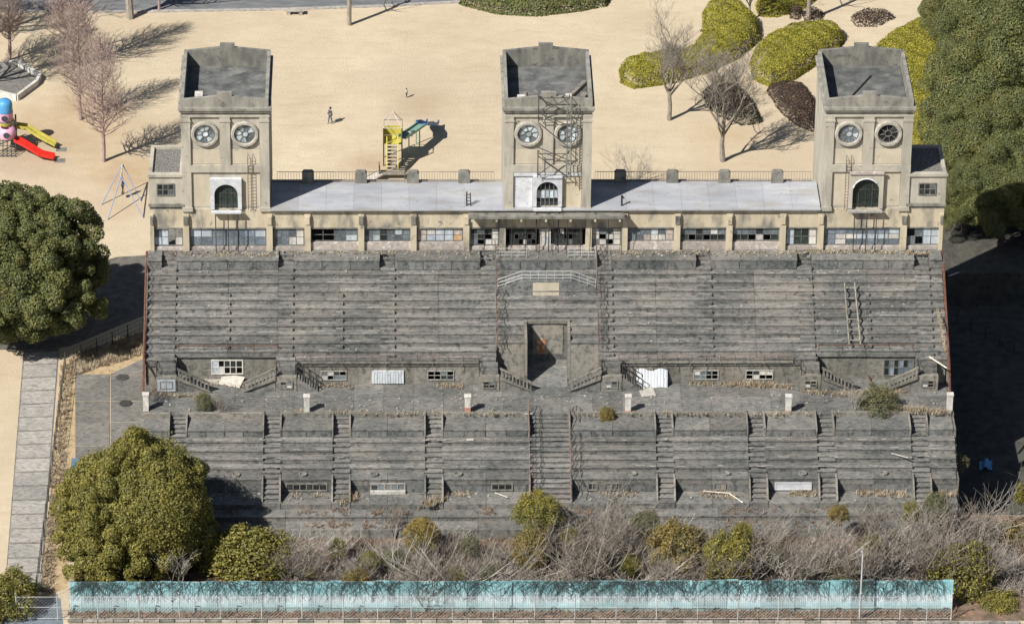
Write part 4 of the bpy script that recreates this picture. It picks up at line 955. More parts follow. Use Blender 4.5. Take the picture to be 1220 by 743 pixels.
hedge('clipped_hedge', [(1040, 62), (1062, 46), (1090, 32), (1125, 28), (1130, 120), (1130, 205), (1078, 205), (1074, 120), (1058, 80)], 1.5, l_hedge, 'long yellow-green clipped hedge at the edge of the right-hand wood', seed=4)
hedge('clipped_shrub', [(838, 110), (852, 104), (880, 106), (896, 122), (908, 146), (885, 150), (855, 138), (842, 124)], .8, l_dark, 'dark low clipped shrub under the bare tree left of the right tower', .07, 170, 1.0, 5)
hedge('clipped_shrub', [(914, 108), (930, 101), (958, 104), (972, 124), (972, 158), (950, 150), (930, 134)], .8, l_brown, 'brown low clipped shrub just left of the right tower', .07, 190, 1.0, 6)
hedge('shrub', [(1014, 22), (1030, 15), (1055, 16), (1066, 22), (1045, 32), (1020, 32)], .7, l_brown, 'small brown shrub alone on the lawn above the right tower', .08, 100, .8, 7)
hedge('shrub', [(940, 14), (950, 10), (958, 18), (950, 24), (942, 22)], .7, l_brown, 'left one of two small brown shrubs at the pole near the top edge', .07, 110, .5, 8)
hedge('shrub', [(956, 17), (968, 12), (982, 18), (975, 27), (960, 26)], .6, l_brown, 'right one of two small brown shrubs at the pole near the top edge', .07, 110, .5, 9)
hedge('evergreen_hedge', [(548, 6), (556, -8), (610, -14), (690, -14), (728, -4), (722, 8), (690, 14), (640, 20), (590, 17)], 1.3, l_camphor, 'dark evergreen hedge mass at the top edge behind the middle tower', .1, 150, 1.4, 10)

# bare trees
def bare(seed, h, kind):
    r = random.Random(seed); mb = MB()
    def br(p, d, L, rad, dep, up):
        n = 3 if dep > 0 else 2; pts = [p]; q = p; dd = d.copy()
        for i in range(n):
            dd = (dd+Vector((r.uniform(-.22, .22), r.uniform(-.22, .22), r.uniform(-.12, .22)+up))).normalized(); q = q+dd*(L/n); pts.append(q)
        tip = rad*.45 if dep else rad*.5
        mb.tube(pts, [rad+(tip-rad)*i/n for i in range(n+1)], 5 if rad > .05 else 3, False)
        if dep == 0: return
        k = {4: 5, 3: 4, 2: 4, 1: 3}[dep] if kind == 'tree' else {3: 5, 2: 4, 1: 3}[dep]
        for i in range(k):
            t = r.uniform(.3, 1); s = min(n-1, int(t*n)); a = pts[s].lerp(pts[s+1], t*n-s)
            ax = Vector((r.uniform(-1, 1), r.uniform(-1, 1), r.uniform(-.1, .6))).normalized()
            nd = (dd*r.uniform(.5, .9)+ax*r.uniform(.6, 1)).normalized()
            br(a, nd, L*r.uniform(.5, .72), max(.011, rad*r.uniform(.38, .55)), dep-1, up)
    if kind == 'tree':
        tr = [Vector((0, 0, -.1)), Vector((.1, 0, h*.16)), Vector((.05, .1, h*.32))]; R0 = h*.021
        mb.tube(tr, [R0*1.25, R0, R0*.85], 7)
        for i in range(6):
            a = i*1.05+r.uniform(-.4, .4); br(tr[2]-Vector((0, 0, r.uniform(0, h*.1))), Vector((math.cos(a)*.65, math.sin(a)*.65, 1)).normalized(), h*r.uniform(.36, .48), R0*.5, 4, .07)
        br(tr[2], Vector((0, 0, 1)), h*.5, R0*.7, 4, .07)
    elif kind == 'cone':
        R0 = h*.017; tr = [Vector((r.uniform(-.08, .08), r.uniform(-.08, .08), h*i/8)) for i in range(9)]; tr[0].z = -.1
        mb.tube(tr, [R0*(1-i/9.2)+.02 for i in range(9)], 7)
        for i in range(150):
            t = .2+.78*i/150; z = h*t; a = i*2.4; L = h*.29*(1-t)**.7*r.uniform(.7, 1.1)*(1 if t > .3 else .75)+.3
            br(Vector((0, 0, z)), Vector((math.cos(a), math.sin(a), .45)).normalized(), L, .045*(1.2-t)+.012, 2, .10)
    elif kind == 'bush':
        for i in range(9):
            a = i*.7+r.uniform(-.3, .3); s = r.uniform(.25, .8); br(Vector((math.cos(a)*.15, math.sin(a)*.15, 0)), Vector((math.cos(a)*s, math.sin(a)*s, 1)).normalized(), h*r.uniform(.5, .75), h*.012+.008, 3 if i % 2 else 2, .07)
    elif kind == 'fallen':
        for i in range(8):
            a = r.uniform(-.5, .6)+(math.pi if r.random() < .35 else 0); br(Vector((r.uniform(-1.5, 1.5), r.uniform(-.6, .6), .1)), Vector((math.cos(a), math.sin(a)*.5, r.uniform(.1, .55))).normalized(), h*r.uniform(.7, 1.0), .055, 2, .02)
    return mb
def bare_tree(name, label, loc, mesh, group, rz=0, sc=1, cat='tree'):
    o = bpy.data.objects.new(name, mesh); COL.objects.link(o); o.location = loc; o.rotation_euler.z = rz; o.scale = (sc, sc, sc) if isinstance(sc, (int, float)) else sc
    return tag(o, label, cat, group)
GB = 'bare trees on the lawn'
cones = [bare(31+i, 13, 'cone').mesh('bare_conifer', b_pink) for i in range(2)]
for i, (px, py, sc, lab) in enumerate(((124, 192, 1.0, 'reddish bare tree nearest to the left tower, trunk base beside its long shadow'), (96, 142, .92, 'reddish bare tree just behind and left of the one nearest the left tower'), (86, 82, 1.1, 'tall reddish bare tree in the upper left, behind the two nearer ones'), (12, 72, .8, 'reddish bare tree at the left photo edge above the play equipment'), (190, 12, .6, 'small bare tree on the lawn edge right of the dark trunk at top left'))):
    bare_tree('bare_tree', lab, at(px, py), cones[i % 2], GB, i*1.7, sc)
tre = [bare(51+i, 8.5, 'tree').mesh('bare_tree', b_grey) for i in range(2)]
for i, (px, py, sc, lab) in enumerate(((797, 143, 1.12, 'bare spreading tree in front of the boot-shaped hedge'), (861, 192, 1.25, 'bare grey tree nearest to the right tower, above the roof railing'), (892, 24, .7, 'bare tree at the top edge between two clipped hedges'))):
    bare_tree('bare_tree', lab, at(px, py), tre[i % 2], GB, 1+i*2.1, sc)
bare_tree('bare_tree', 'thick dark trunk at the top edge left of the left tower', at(155, 22), tre[0], GB, 2, (1.9, 1.9, 1.9))
bare_tree('bare_tree', 'bare tree at the left photo edge whose branches reach in above the sand pit', at(-38, 108), tre[1], GB, 4, 1.5)
bare_tree('bare_tree', 'bare tree at the upper left photo corner casting shade on the lawn', at(-30, 48), tre[0], GB, 5, 1.5)
for px, py, h, r_, lab in ((416, 30, 8, .2, 'slim grey trunk cut by the top edge with its branching shadow'), (963, 24, 8, .2, 'pale slim trunk among small brown shrubs at the top edge')):
    p = at(px, py); mb = MB().tube([(0, 0, -.1), (.05, 0, h*.5), (0, .1, h)], [r_*1.15, r_, r_*.8], 8)
    r2 = random.Random(int(px))
    for i in range(7):
        a = i*2.4; d = Vector((math.cos(a), math.sin(a), .8)); z = h*(.55+.06*i); mb.tube([(0, 0, z), tuple(Vector((0, 0, z))+d*1.2), tuple(Vector((0, 0, z))+d*2.2+Vector((0, 0, .5)))], [r_*.35, r_*.2, r_*.08], 4)
    bare_tree('bare_tree', lab, p, mb.mesh('bare_trunk', b_grey), GB)
bare_tree('bare_bush', 'pale leafless bush right behind the roof railing, right of the middle tower', at(752, 222), bare(71, 4.2, 'bush').mesh('bare_bush', b_pale), None, 0, 1, 'shrub')

# thicket of leafless shrubs at the foot of the stand
GT = 'leafless shrubs of the thicket along the blue fence'
bm_ = [bare(81+i, 4.4, 'bush').mesh('bare_shrub', (b_pale, b_brown, b_grey, b_brown)[i]) for i in range(4)]
fm_ = [bare(91+i, 4.6, 'fallen').mesh('fallen_branches', (b_pale, b_grey)[i]) for i in range(2)]
spots = []
rr = random.Random(5)
for i in range(22): spots.append((350+i*13.4+rr.uniform(-8, 8), rr.uniform(642, 704), rr.uniform(.4, 1.15), 'left'))
for i in range(19): spots.append((660+i*12.6+rr.uniform(-8, 8), rr.uniform(640, 702), rr.uniform(.5, 1.4), 'mid'))
for i in range(28): spots.append((885+i*12.4+rr.uniform(-8, 8), rr.uniform(630, 704), rr.uniform(.5, 1.45), 'right'))
lab = {'left': 'leafless shrub in the tangled thicket left of the middle stair foot', 'mid': 'leafless shrub in the pale thicket right of the middle stair foot', 'right': 'leafless shrub in the thicket at the right end of the stand foot'}
for i, (px, py, sc, z_) in enumerate(spots):
    if py > 703: py = 700
    bare_tree('bare_shrub', lab[z_], at(px, py+12 if py < 690 else py+4), bm_[rr.randrange(4)], {'left': 'thicket left of the middle stair', 'mid': 'thicket right of the middle stair', 'right': 'thicket at the right end'}[z_], rr.uniform(0, 6), (sc, sc, sc*.8), 'shrub')
for i, (px, py, lab_) in enumerate(((535, 700, 'heap of fallen grey branches in the thicket left of the middle stair foot'), (600, 700, 'fallen branches just left of the ochre bush at the middle stair'), (745, 700, 'fallen pale branches below the wide ochre bush'), (930, 698, 'fallen branches left of the lamp post'), (1075, 690, 'long fallen branches right of the lamp post'), (1150, 640, 'fallen pale branches below the right corner of the stand'), (1195, 690, 'fallen branches near the lower right photo corner'))):
    bare_tree('fallen_branches', lab_, at(px, py), fm_[i % 2], None, rr.uniform(-.4, .4), 1.0, 'branches')
bare_tree('bare_shrub', 'bare grey shrub in the shadow between the two olive trees', at(212, 700), bm_[0], None, 1, 1.0, 'shrub')
bare_tree('bare_shrub', 'grey twiggy shrub on the walkway beside the left side stair', at(262, 492, ZT), bm_[2], None, 2, .4, 'shrub')
bare_tree('bare_shrub', 'grey twiggy shrub on the walkway beside the right side stair', at(1018, 488, ZT), bm_[0], None, 3, .45, 'shrub')
bare_tree('bare_shrub', 'dry twiggy shrub at the left end of the walkway', at(182, 478, ZT), bm_[1], None, 3, .4, 'shrub')
bare_tree('bare_shrub', 'dead scrub clinging to the blue fence left of middle', at(510, 727), bm_[1], None, 4, (.75, .5, .6), 'shrub')
bare_tree('bare_shrub', 'pale dead sapling against the low wall left of middle', at(470, 640, -13.6), bm_[3], None, 4, (.5, .5, .75), 'shrub')

# low tangle of dead brushwood between the shrubs
def brush(n, seed, m, name, lab_):
    r = random.Random(seed); mb = MB()
    for i in range(n):
        px = r.uniform(340, 1225); top = 655+18*math.sin(px*.021)+10*math.sin(px*.057); py = r.uniform(top, 712)
        if px < 420: py = max(py, 680)
        p = at(px, py); p.y = min(p.y, -24.2)
        if p.y < -33.6: continue
        a = r.uniform(0, 6.28); L = r.uniform(.5, 1.7); l = r.uniform(.3, 1.3); d = Vector((math.cos(a)*l, math.sin(a)*l, 1)).normalized()
        q = p+d*L*.55+Vector((r.uniform(-.15, .15), r.uniform(-.15, .15), .05)); e = q+(d+Vector((r.uniform(-.5, .5), r.uniform(-.5, .5), -.15))).normalized()*L*.5
        mb.tube([p, q, e], [.028, .02, .011], 3, False)
        mb.tube([q, q+Vector((r.uniform(-.5, .5), r.uniform(-.5, .5), r.uniform(.1, .5)))], [.016, .009], 3, False)
    tag(mb.build(name, m), lab_, 'brushwood', None, 'stuff')
brush(4200, 14, b_pale, 'brushwood', 'tangle of pale dead brushwood along the foot of the stand')
brush(3600, 15, b_brown, 'brushwood', 'tangle of brown dead stems under the pale brushwood')
# dry weeds and rubble
def tufts(name, spots, m, h=.4, n=9, label=None, seed=2):
    r = random.Random(seed); mb = MB()
    for p, s in spots:
        for k in range(n):
            a = r.uniform(0, 6.28); l = h*s*r.uniform(.6, 1.2); lean = r.uniform(.2, 1.0); w = .03; b = Vector(p)+Vector((r.uniform(-.15, .15)*s, r.uniform(-.12, .12)*s, 0))
            t = b+Vector((math.cos(a)*lean*l, math.sin(a)*lean*l, l*.9)); o = Vector((-math.sin(a), math.cos(a), 0))*w
            q = len(mb.v); mb.v += [tuple(b-o), tuple(b+o), tuple(t)]; mb.f.append((q, q+1, q+2))
    o = mb.build(name, m); return tag(o, label, 'weeds' if label else None, None, 'stuff')
sp = []
def line(p0, p1, n, z, s=1, dy=.3):
    for i in range(n): t = rng.random(); a = at(p0[0]+(p1[0]-p0[0])*t, p0[1]+(p1[1]-p0[1])*t, z); sp.append(((a.x, a.y+rng.uniform(-dy, dy), z), s*rng.uniform(.5, 1.3)))
for (a, b, n, s) in (((360, 459), (420, 461), 60, .6), ((520, 459), (550, 461), 40, .6), ((820, 457), (945, 461), 130, .8), ((880, 458), (920, 459), 60, 1.1), ((1000, 470), (1080, 466), 90, .9), ((950, 466), (1000, 470), 40, .7), ((240, 455), (330, 465), 60, .6), ((1060, 488), (1128, 492), 130, 1.0), ((180, 470), (240, 474), 50, .7), ((350, 491), (440, 492), 60, .5), ((420, 492), (620, 493), 80, .6), ((700, 493), (1000, 493), 110, .5)): line(a, b, n, ZT, s)
for (a, b, n, s) in (((200, 302), (330, 304), 90, .5), ((340, 301), (560, 302), 110, .4), ((720, 301), (960, 302), 140, .5), ((960, 300), (1110, 302), 150, .6)): line(a, b, n, 0, s)
for (a, b, n, s) in (((405, 598), (425, 592), 70, 1.2), ((505, 602), (530, 594), 80, 1.3), ((540, 588), (560, 588), 30, .8), ((700, 588), (760, 588), 40, .7), ((835, 588), (880, 592), 60, .7), ((940, 588), (975, 588), 60, .8), ((1020, 588), (1080, 589), 90, .8), ((1100, 588), (1140, 589), 60, .8), ((345, 590), (400, 590), 30, .6)): line(a, b, n, -11.87, s, .5)
for (a, b, n, s) in (((1095, 310), (1112, 315), 40, .7), ((1112, 340), (1126, 420), 120, .6)): line(a, b, n, -3, s)
tufts('dry_weeds', sp, l_straw, .42, 9, 'dry straw-coloured weeds growing on the ledges of the stand')
sp = []
for i in range(900): t = rng.random(); a = at(86+84*t+rng.uniform(-4, 4), rng.uniform(424-28*t, 448-26*t)); sp.append(((a.x, a.y, G), rng.uniform(.6, 1.3)))
for i in range(700): y = rng.uniform(435, 705); x = 82-(y-435)*.09+rng.uniform(-9, 6); a = at(x, y); sp.append(((a.x, a.y, G), rng.uniform(.5, 1.1)))
tufts('dry_grass', sp, l_straw, .4, 8, 'dry grass along the fence and beside the concrete yard', 3)
sp = []
for i in range(1500): a = at(rng.uniform(80, 1140), rng.uniform(722, 739)); sp.append(((a.x, a.y, G), rng.uniform(.4, 1.0)))
for i in range(1800): a = at(rng.uniform(345, 1215), rng.uniform(640, 700)); sp.append(((a.x, min(a.y, -24.3), G), rng.uniform(.5, 1.3)))
for i in range(700):
    z = rng.choice((-12.36, -12.88)); x = rng.uniform(-30, 33); y = rng.uniform(-21.8, -22.7) if z > -12.5 else rng.uniform(-22.9, -24)
    if math.sin(x*.9)+math.sin(x*.37+1) > .1: sp.append(((x, y, z), rng.uniform(.4, .9)))
tufts('dead_undergrowth', sp, leaf_mat('dead_leaf', (.2, .13, .085), (.33, .21, .14), (.25, .2, .14), .1), .5, 8, 'rust-brown dead undergrowth along the blue fence', 4)
rb = MB(); r5 = random.Random(9)
def chip(p, s):
    a = r5.uniform(0, 3.1); rb.obox((p.x, p.y, p.z+s*.3), (math.cos(a)*s, math.sin(a)*s, 0), (-math.sin(a)*s*r5.uniform(.3, .9), math.cos(a)*s*r5.uniform(.3, .9), 0), (0, 0, s*.3))
for i in range(420):
    k = r5.randint(1, 11); x = r5.uniform(-32.5, 32.5); y = rowY(k-1)-r5.uniform(.1, .6)
    if abs(x) < 2.2 and k > 5 or k > 9 and abs(x) < 5 or k == 11 and 22 < abs(x) < 31.3: continue
    if abs(x) < 4.3 and k < 4: continue
    chip(Vector((x, y, rowZ(k)+.01)), r5.choice((.03, .04, .05, .06, .1)))
for i in range(220): chip(Vector((r5.uniform(-33, 33), r5.uniform(-.3, -1.6), .01)), r5.choice((.03, .05, .07, .12)))
for i in range(220): chip(Vector((r5.uniform(-33, 33), r5.uniform(-10.6, -13.6), ZT)), r5.choice((.03, .05, .07, .1)))
for i in range(160): chip(Vector((r5.uniform(-33, 33), r5.uniform(-20, -21.5), -11.87)), r5.choice((.03, .05, .08, .12)))
for i in range(150):                                       # broken slivers of nosing lying along the rows
    k = r5.randint(1, 11); x = r5.uniform(-32.5, 32.5)
    if abs(x) < 5 and k > 5 or k == 11 and 22 < abs(x) < 31.3 or abs(x) < 4.3 and k < 4: continue
    L = r5.uniform(.15, .7); y = rowY(k)+r5.uniform(.0, .3); rb.obox((x, y, rowZ(k)+.03), (L, r5.uniform(-.05, .05), 0), (0, r5.uniform(.02, .06), 0), (0, 0, .015))
for i in range(120):
    k = r5.randint(1, 4); x = r5.uniform(-32.5, 32.5); L = r5.uniform(.1, .5); y = -15.93-k*.708+r5.uniform(.02, .3); rb.obox((x, y, -8.89-(k-1)*.425+.03), (L, r5.uniform(-.05, .05), 0), (0, r5.uniform(.02, .06), 0), (0, 0, .015))
tag(rb.build('rubble', m_dwhite), 'pale crumbs of rubble strewn over tiers and walkways', 'rubble', None, 'stuff')

# ------------------------------------------------------------------ fences
def fence_sheet_mat():
    t = N('turquoise_sheet', .55, .35)
    g = t.n.new('ShaderNodeNewGeometry'); sx = t.n.new('ShaderNodeSeparateXYZ'); t.l.new(g.outputs['Position'], sx.inputs[0])
    c = t.mix(t.noise(1.3, (1, 1, 2), lo=.35, hi=.65), (.22, .47, .51), (.36, .60, .63))
    h = t.mul(sx.outputs['Z'], t.mul(t.noise(1.2, (.6, 1, 1), lo=0, hi=1), .35), 'ADD')
    band = t.mul(t.ramp(h, G+.5, G+1.2), t.ramp(h, G+1.35, G+2.2, 1, 0))
    c = t.mix(t.mul(band, t.noise(.35, (1, 1, 1), lo=.1, hi=.45)), c, (.60, .69, .73))
    c = t.mix(t.mul(t.mul(t.noise(2.2, (1, 1, .8), detail=8, rough=.75, lo=.45, hi=.62, dist=.8), t.ramp(h, G+1.5, G+2.1, .2, 1)), .6), c, (.06, .16, .175))  # dark blotches towards the top paint in shading from shrubs behind
    c = t.mix(t.ramp(sx.outputs['Z'], G+.1, G+.55, .75, 0), c, (.30, .33, .31))
    c = t.grey(c, t.rnd(.72, 1.12)); t.out(c); return t.m
m_turq = fence_sheet_mat()
FA, FB = at(84, 729), at(1134, 727)
bf = root('sheet_fence', FA.lerp(FB, .5), 'long faded turquoise corrugated sheet fence along the foot of the stand', 'fence')
NP = 78; dv = (FB-FA)/NP; wd = dv.length
pm = MB(); k = 12
for i in range(k):
    pm.quad((wd*i/k, -.007 if i % 2 else .007, 0), (wd*(i+1)/k, .007 if i % 2 else -.007, 0), (wd*(i+1)/k, .007 if i % 2 else -.007, 2.9), (wd*i/k, -.007 if i % 2 else .007, 2.9))
pmesh = pm.mesh('sheet', m_turq); ang = math.atan2(dv.y, dv.x)
for i in range(NP):
    p = FA+dv*i; o = put('sheet', pmesh, bf, (p.x, p.y+rng.uniform(-.03, .03), G+rng.uniform(-.09, .06)), ang+rng.uniform(-.03, .03)); o.rotation_euler.x = rng.uniform(-.03, .03); o.rotation_euler.y = rng.uniform(-.012, .012)
for h in (.5, 1.6, 2.75): MB().tube([(FA.x, FA.y+.12, G+h), (FB.x, FB.y+.12, G+h)], .035, 4).build('back_rail', m_galv, bf)
# vine strands added to draw the shrub shading over the sheets
m_shade_vine = bark('shade_vine_bark', (.045, .06, .058), (.10, .12, .115)); vn = random.Random(4); mb = MB()
for i in range(300):
    x = vn.uniform(FA.x+1, FB.x-1); y = FA.y+(FB.y-FA.y)*(x-FA.x)/(FB.x-FA.x)-.06
    for j in range(vn.randint(2, 5)):
        pts = []; q = Vector((x+vn.uniform(-.5, .5), y, G+2.92)); d = Vector((vn.uniform(-1, 1), 0, -vn.uniform(.3, 1)))
        for k in range(8):
            pts.append(q.copy()); d = (d+Vector((vn.uniform(-.6, .6), 0, vn.uniform(-.3, .2)))).normalized(); q = q+d*.3; q.z = max(q.z, G+.7); q.y = y+vn.uniform(-.05, .02)
        mb.tube(pts, [.018, .017, .016, .015, .013, .011, .009, .007], 3)
tag(mb.build('shade_vines', m_shade_vine), 'tangle of dark vine strands added as shading over the turquoise fence', 'vines', None, 'stuff')
# chain-link fence in front: posts and wires
wf = root('wire_fence', at(610, 738), 'galvanised wire fence on thin posts in front of the turquoise fence', 'fence')
px_ = [20, 69, 117, 166, 214, 263, 312, 360, 409, 450, 490, 539, 588, 637, 685, 734, 782, 831, 879, 927, 976, 1024, 1072, 1104, 1133]
pp = [at(x, 738) for x in px_]
for p in pp:
    MB().tube([(p.x, p.y, G), (p.x, p.y, G+2.2), (p.x, p.y-.1, G+2.45), (p.x, p.y-.38, G+2.75)], .05, 6).build('post', m_galv, wf)
for a, b in zip(pp[:-1], pp[1:]):
    mb = MB()
    for h in (.15, 1.2, 2.15): mb.tube([(a.x, a.y, G+h), (b.x, b.y, G+h)], .022, 4, False)
    mb.build('rail', m_galv, wf)
    mb = MB(); n = int((b.x-a.x)/.3); H = 2.0
    for i in range(-7, n+1):
        for s in (1, -1):
            x0 = a.x+.3*i if s > 0 else a.x+.3*i+H; x1 = x0+s*H; z0, z1 = G+.15, G+2.15
            def cl(xa, za, xb, zb):
                lo, hi = a.x, b.x
                if max(xa, xb) < lo or min(xa, xb) > hi: return None
                def f(x): return za+(zb-za)*(x-xa)/(xb-xa)
                l_, h_ = max(lo, min(xa, xb)), min(hi, max(xa, xb)); return (l_, f(l_)), (h_, f(h_))
            c_ = cl(x0, z0, x1, z1)
            if c_: mb.tube([(c_[0][0], a.y, c_[0][1]), (c_[1][0], a.y, c_[1][1])], .006, 3, False)
    if mb.v: mb.build('mesh_wire', m_galv, wf)
# kerb blocks along the road in front
kb = root('kerb', at(610, 741), 'row of grey kerb blocks at the bottom edge of the photo', 'kerb')
p0 = at(80, 740); p1 = at(1215, 742); n = 62
for i in range(n):
    a = p0.lerp(p1, (i+.03)/n); b = p0.lerp(p1, (i+.97)/n)
    MB().box(a.x, b.x, a.y-.12, a.y+.12, G-.1, G+.16).build('kerb_block', m_slab if (i*7) % 3 else m_dirty, kb)
# lamp post
p = at(1024, 737); lp = root('lamp_post', p, 'thin grey pole taller than the fences at the right', 'pole')
MB().tube([(p.x, p.y, G), (p.x, p.y, G+6.2)], [.09, .05], 8).build('pole', m_galv, lp)
MB().tube([(p.x, p.y, G+6.2), (p.x-.1, p.y, G+6.35)], .08, 6).build('cap', m_galv, lp)
# dark path fence
def postfence(name, lab, pts, n, h, m, wires=4, G=G):
    f = root(name, pts[0], lab, 'fence'); tot = []
    for a, b, k in zip(pts[:-1], pts[1:], n):
        for i in range(k+1):
            p = a.lerp(b, i/k); tot.append(p)
            if i < k or b is pts[-1]: MB().tube([(p.x, p.y, G), (p.x, p.y, G+h)], .05, 5).build('post', m, f)
        mb = MB()
        for w in range(wires): z = G+.2+(h-.25)*w/(wires-1); mb.tube([(a.x, a.y, z), (b.x, b.y, z)], .02, 3, False)
        L = (b-a).length; q = int(L/.45)
        for i in range(q): p = a.lerp(b, i/q); mb.tube([(p.x, p.y, G+.2), (p.x, p.y, G+h-.05)], .009, 3, False)
        mb.build('wire_panel', m, f)
    return f
postfence('path_fence', 'dark post fence between the slab path and the concrete yard', [at(171, 397), at(78, 437), at(44, 705)], [5, 13], 1.5, m_iron)
postfence('yard_fence', 'faint wire fence crossing the shaded yard on the right', [at(1140, 385, YZ), at(1225, 430, YZ)], [5], 1.4, m_iron, 4, YZ)
# blue bench-like locker and tarpaulin
p = at(91, 572); o = root('blue_locker', p, 'blue metal box on the concrete yard above the large olive tree', 'box')
m_blue = paint('blue_paint', (.12, .2, .3), .5)
MB().box(p.x-.38, p.x+.4, p.y-1.6, p.y+1.7, G+.05, G+1.0).build('body', m_blue, o); MB().box(p.x-.45, p.x+.47, p.y-1.68, p.y+1.78, G+1.002, G+1.1).build('lid', m_blue, o)
p = at(1173, 557, YZ); mb = MB(); r3 = random.Random(3)
nx, ny = 8, 5
for j in range(ny+1):
    for i in range(nx+1): mb.v.append((p.x-.55+1.1*i/nx+.18*j/ny, p.y-.7+1.4*j/ny, YZ+.25+r3.uniform(-.06, .06)+(.25 if 2 < i < 6 else 0)))
for j in range(ny):
    for i in range(nx): a = j*(nx+1)+i; mb.f.append((a, a+1, a+nx+2, a+nx+1))
o = mb.build('tarpaulin', paint('blue_tarp', (.15, .36, .62), .5)); tag(o, 'crumpled bright blue tarpaulin in the shaded yard', 'tarpaulin')

yd = MB(); r6 = random.Random(12)
for i in range(60):
    q = at(r6.uniform(1128, 1220), r6.uniform(284, 330), YZ); a = r6.uniform(0, 3); sz = r6.choice((.06, .1, .15, .22))
    yd.obox((q.x, q.y, YZ+sz*.4), (math.cos(a)*sz, math.sin(a)*sz, 0), (-math.sin(a)*sz*.6, math.cos(a)*sz*.6, 0), (0, 0, sz*.4))
tag(yd.build('yard_rubble', m_white), 'white rubble scattered at the back of the dark yard', 'rubble', None, 'stuff')
# ------------------------------------------------------------------ loose things on the stand
GP = 'white posts on the walkway'
for i, (px, lab_) in enumerate(((174, 'white concrete post at the left end of the walkway'), (365.5, 'white concrete post below the leftmost framed window of the wall'), (557, 'white concrete post with brick showing at its foot'), (748, 'white post near the lying pale board right of the middle'), (939, 'white post below the right windows of the walkway wall'), (1131, 'white concrete post at the right end of the walkway'))):
    p = at(px, 490 if 200 < px < 1100 else 488, ZT); t = root('vent_post', (p.x, p.y, ZT), lab_, 'post', GP)
    w = .23; h = 1.45
    b = MB().box(p.x-w, p.x+w, p.y-w, p.y+w, ZT, ZT+h).build('shaft', m_wpaint, t); MB().box(p.x-w-.05, p.x+w+.05, p.y-w-.05, p.y+w+.05, ZT+h+.001, ZT+h+.1).build('cap', m_wpaint, t)
    if i in (2, 3, 4): MB().box(p.x-w-.015, p.x+w+.015, p.y-w-.015, p.y+w+.015, ZT, ZT+(.5 if i == 2 else .2)).build('broken_foot', two('exposed_brick', (.33, .15, .1), (.48, .3, .24), 9, var=0), t)
# ladder lying on the upper tiers
ld = root('lying_ladder', (25.6, -6, -3.4), 'long grey wooden ladder lying down the upper tiers near the right tower', 'ladder')
def onrow(k, dz=.1): return Vector((0, rowY(k), rowZ(k)+dz))
A_, B_2 = onrow(2.6, .38), onrow(9.8, .38)
for dx, d2 in ((25.1, 25.25), (25.95, 26.2)):
    MB().tube([(dx, A_.y, A_.z), (d2, B_2.y, B_2.z)], .08, 4).build('rail', m_wood, ld)
for i in range(6):
    t = .08+i*.17; y = A_.y+(B_2.y-A_.y)*t; z = A_.z+(B_2.z-A_.z)*t; x = .2*t; MB().tube([(25.1+x*.75, y, z), (25.95+x*1.25, y, z)], .05, 4).build('rung', m_wood, ld)
def flat(name, px, py, Z, sx, sy, rz, m, lab_, cat, th=.05, tilt=0):
    p = at(px, py, Z); c, s = math.cos(rz), math.sin(rz)
    o = MB().obox((0, 0, th/2+.02+abs(tilt)*sy), (c*sx, s*sx, 0), (-s*sy, c*sy, tilt*sy), (0, 0, th/2)).build(name, m); o.location += p; WL[o.name] = o.location.copy()
    return tag(o, lab_, cat)
flat('fallen_board', 256, 454, ZT, 1.05, .55, .08, m_plank, 'pale board lying left below the broken window of the left recess', 'board')
flat('fallen_board', 276, 456, ZT, .95, .6, -.35, m_plank, 'pale tilted board lying right below the broken window of the left recess', 'board', .05, .3)
flat('fallen_board', 771, 467, ZT, .62, .75, .15, m_plank, 'pale board lying below the corrugated sheet right of the middle', 'board')
flat('scrap', 311, 376, rowZ(7), .28, .25, .4, m_plank, 'pale square scrap lying on the upper left tiers', 'scrap')
flat('scrap', 560, 524, -8.85, .3, .12, .1, m_plank, 'small pale scrap under the left post on the lower tiers', 'scrap')
flat('scrap', 1105, 351, rowZ(4), .25, .3, .8, m_white, 'white scrap near the right edge of the upper tiers', 'scrap')
flat('scrap', 630, 493, ZT, .3, .08, 0, m_white, 'white strip on the walkway at the head of the middle stair', 'scrap')
for i, (x0, y0, x1, y1, Z, r_, lab_, mm) in enumerate(((1107, 426, 1128, 440, -5.3, .08, 'pale pole lying at the right edge above the walkway', m_plank), (838, 586, 870, 589, -11.8, .06, 'thin pale plank at the low wall right of middle', m_plank), (868, 588, 885, 600, -11.8, .06, 'leaning pale plank beside the weeds at the low wall', m_plank), (205, 361, 216, 353, rowZ(5), .06, 'dark stick on the upper tiers near the left edge', m_iron),
                                               (1062, 541, 1082, 547, -9.6, .06, 'pale stick on the lower right tiers', m_plank), (590, 588, 605, 594, -11.8, .06, 'thin pale plank left of the middle stair at the low wall', m_plank), (200, 349, 207, 345, rowZ(4), .06, 'short stick on the upper tiers near the left edge', m_wood), (1040, 462, 1030, 440, ZT+.2, .06, 'bent rusty bar standing near the right recess', m_rust), (905, 590, 928, 604, -11.8, .04, 'grey stick below the white low window', m_wood), (1130, 330, 1142, 326, -6, .05, 'white broken slat sticking out of the right edge', m_white))):
    a = at(x0, y0, Z); b = at(x1, y1, Z); tag(MB().tube([(a.x, a.y, a.z+.1), (b.x, b.y, b.z+.14)], r_, 4).build('plank', mm), lab_, 'plank')
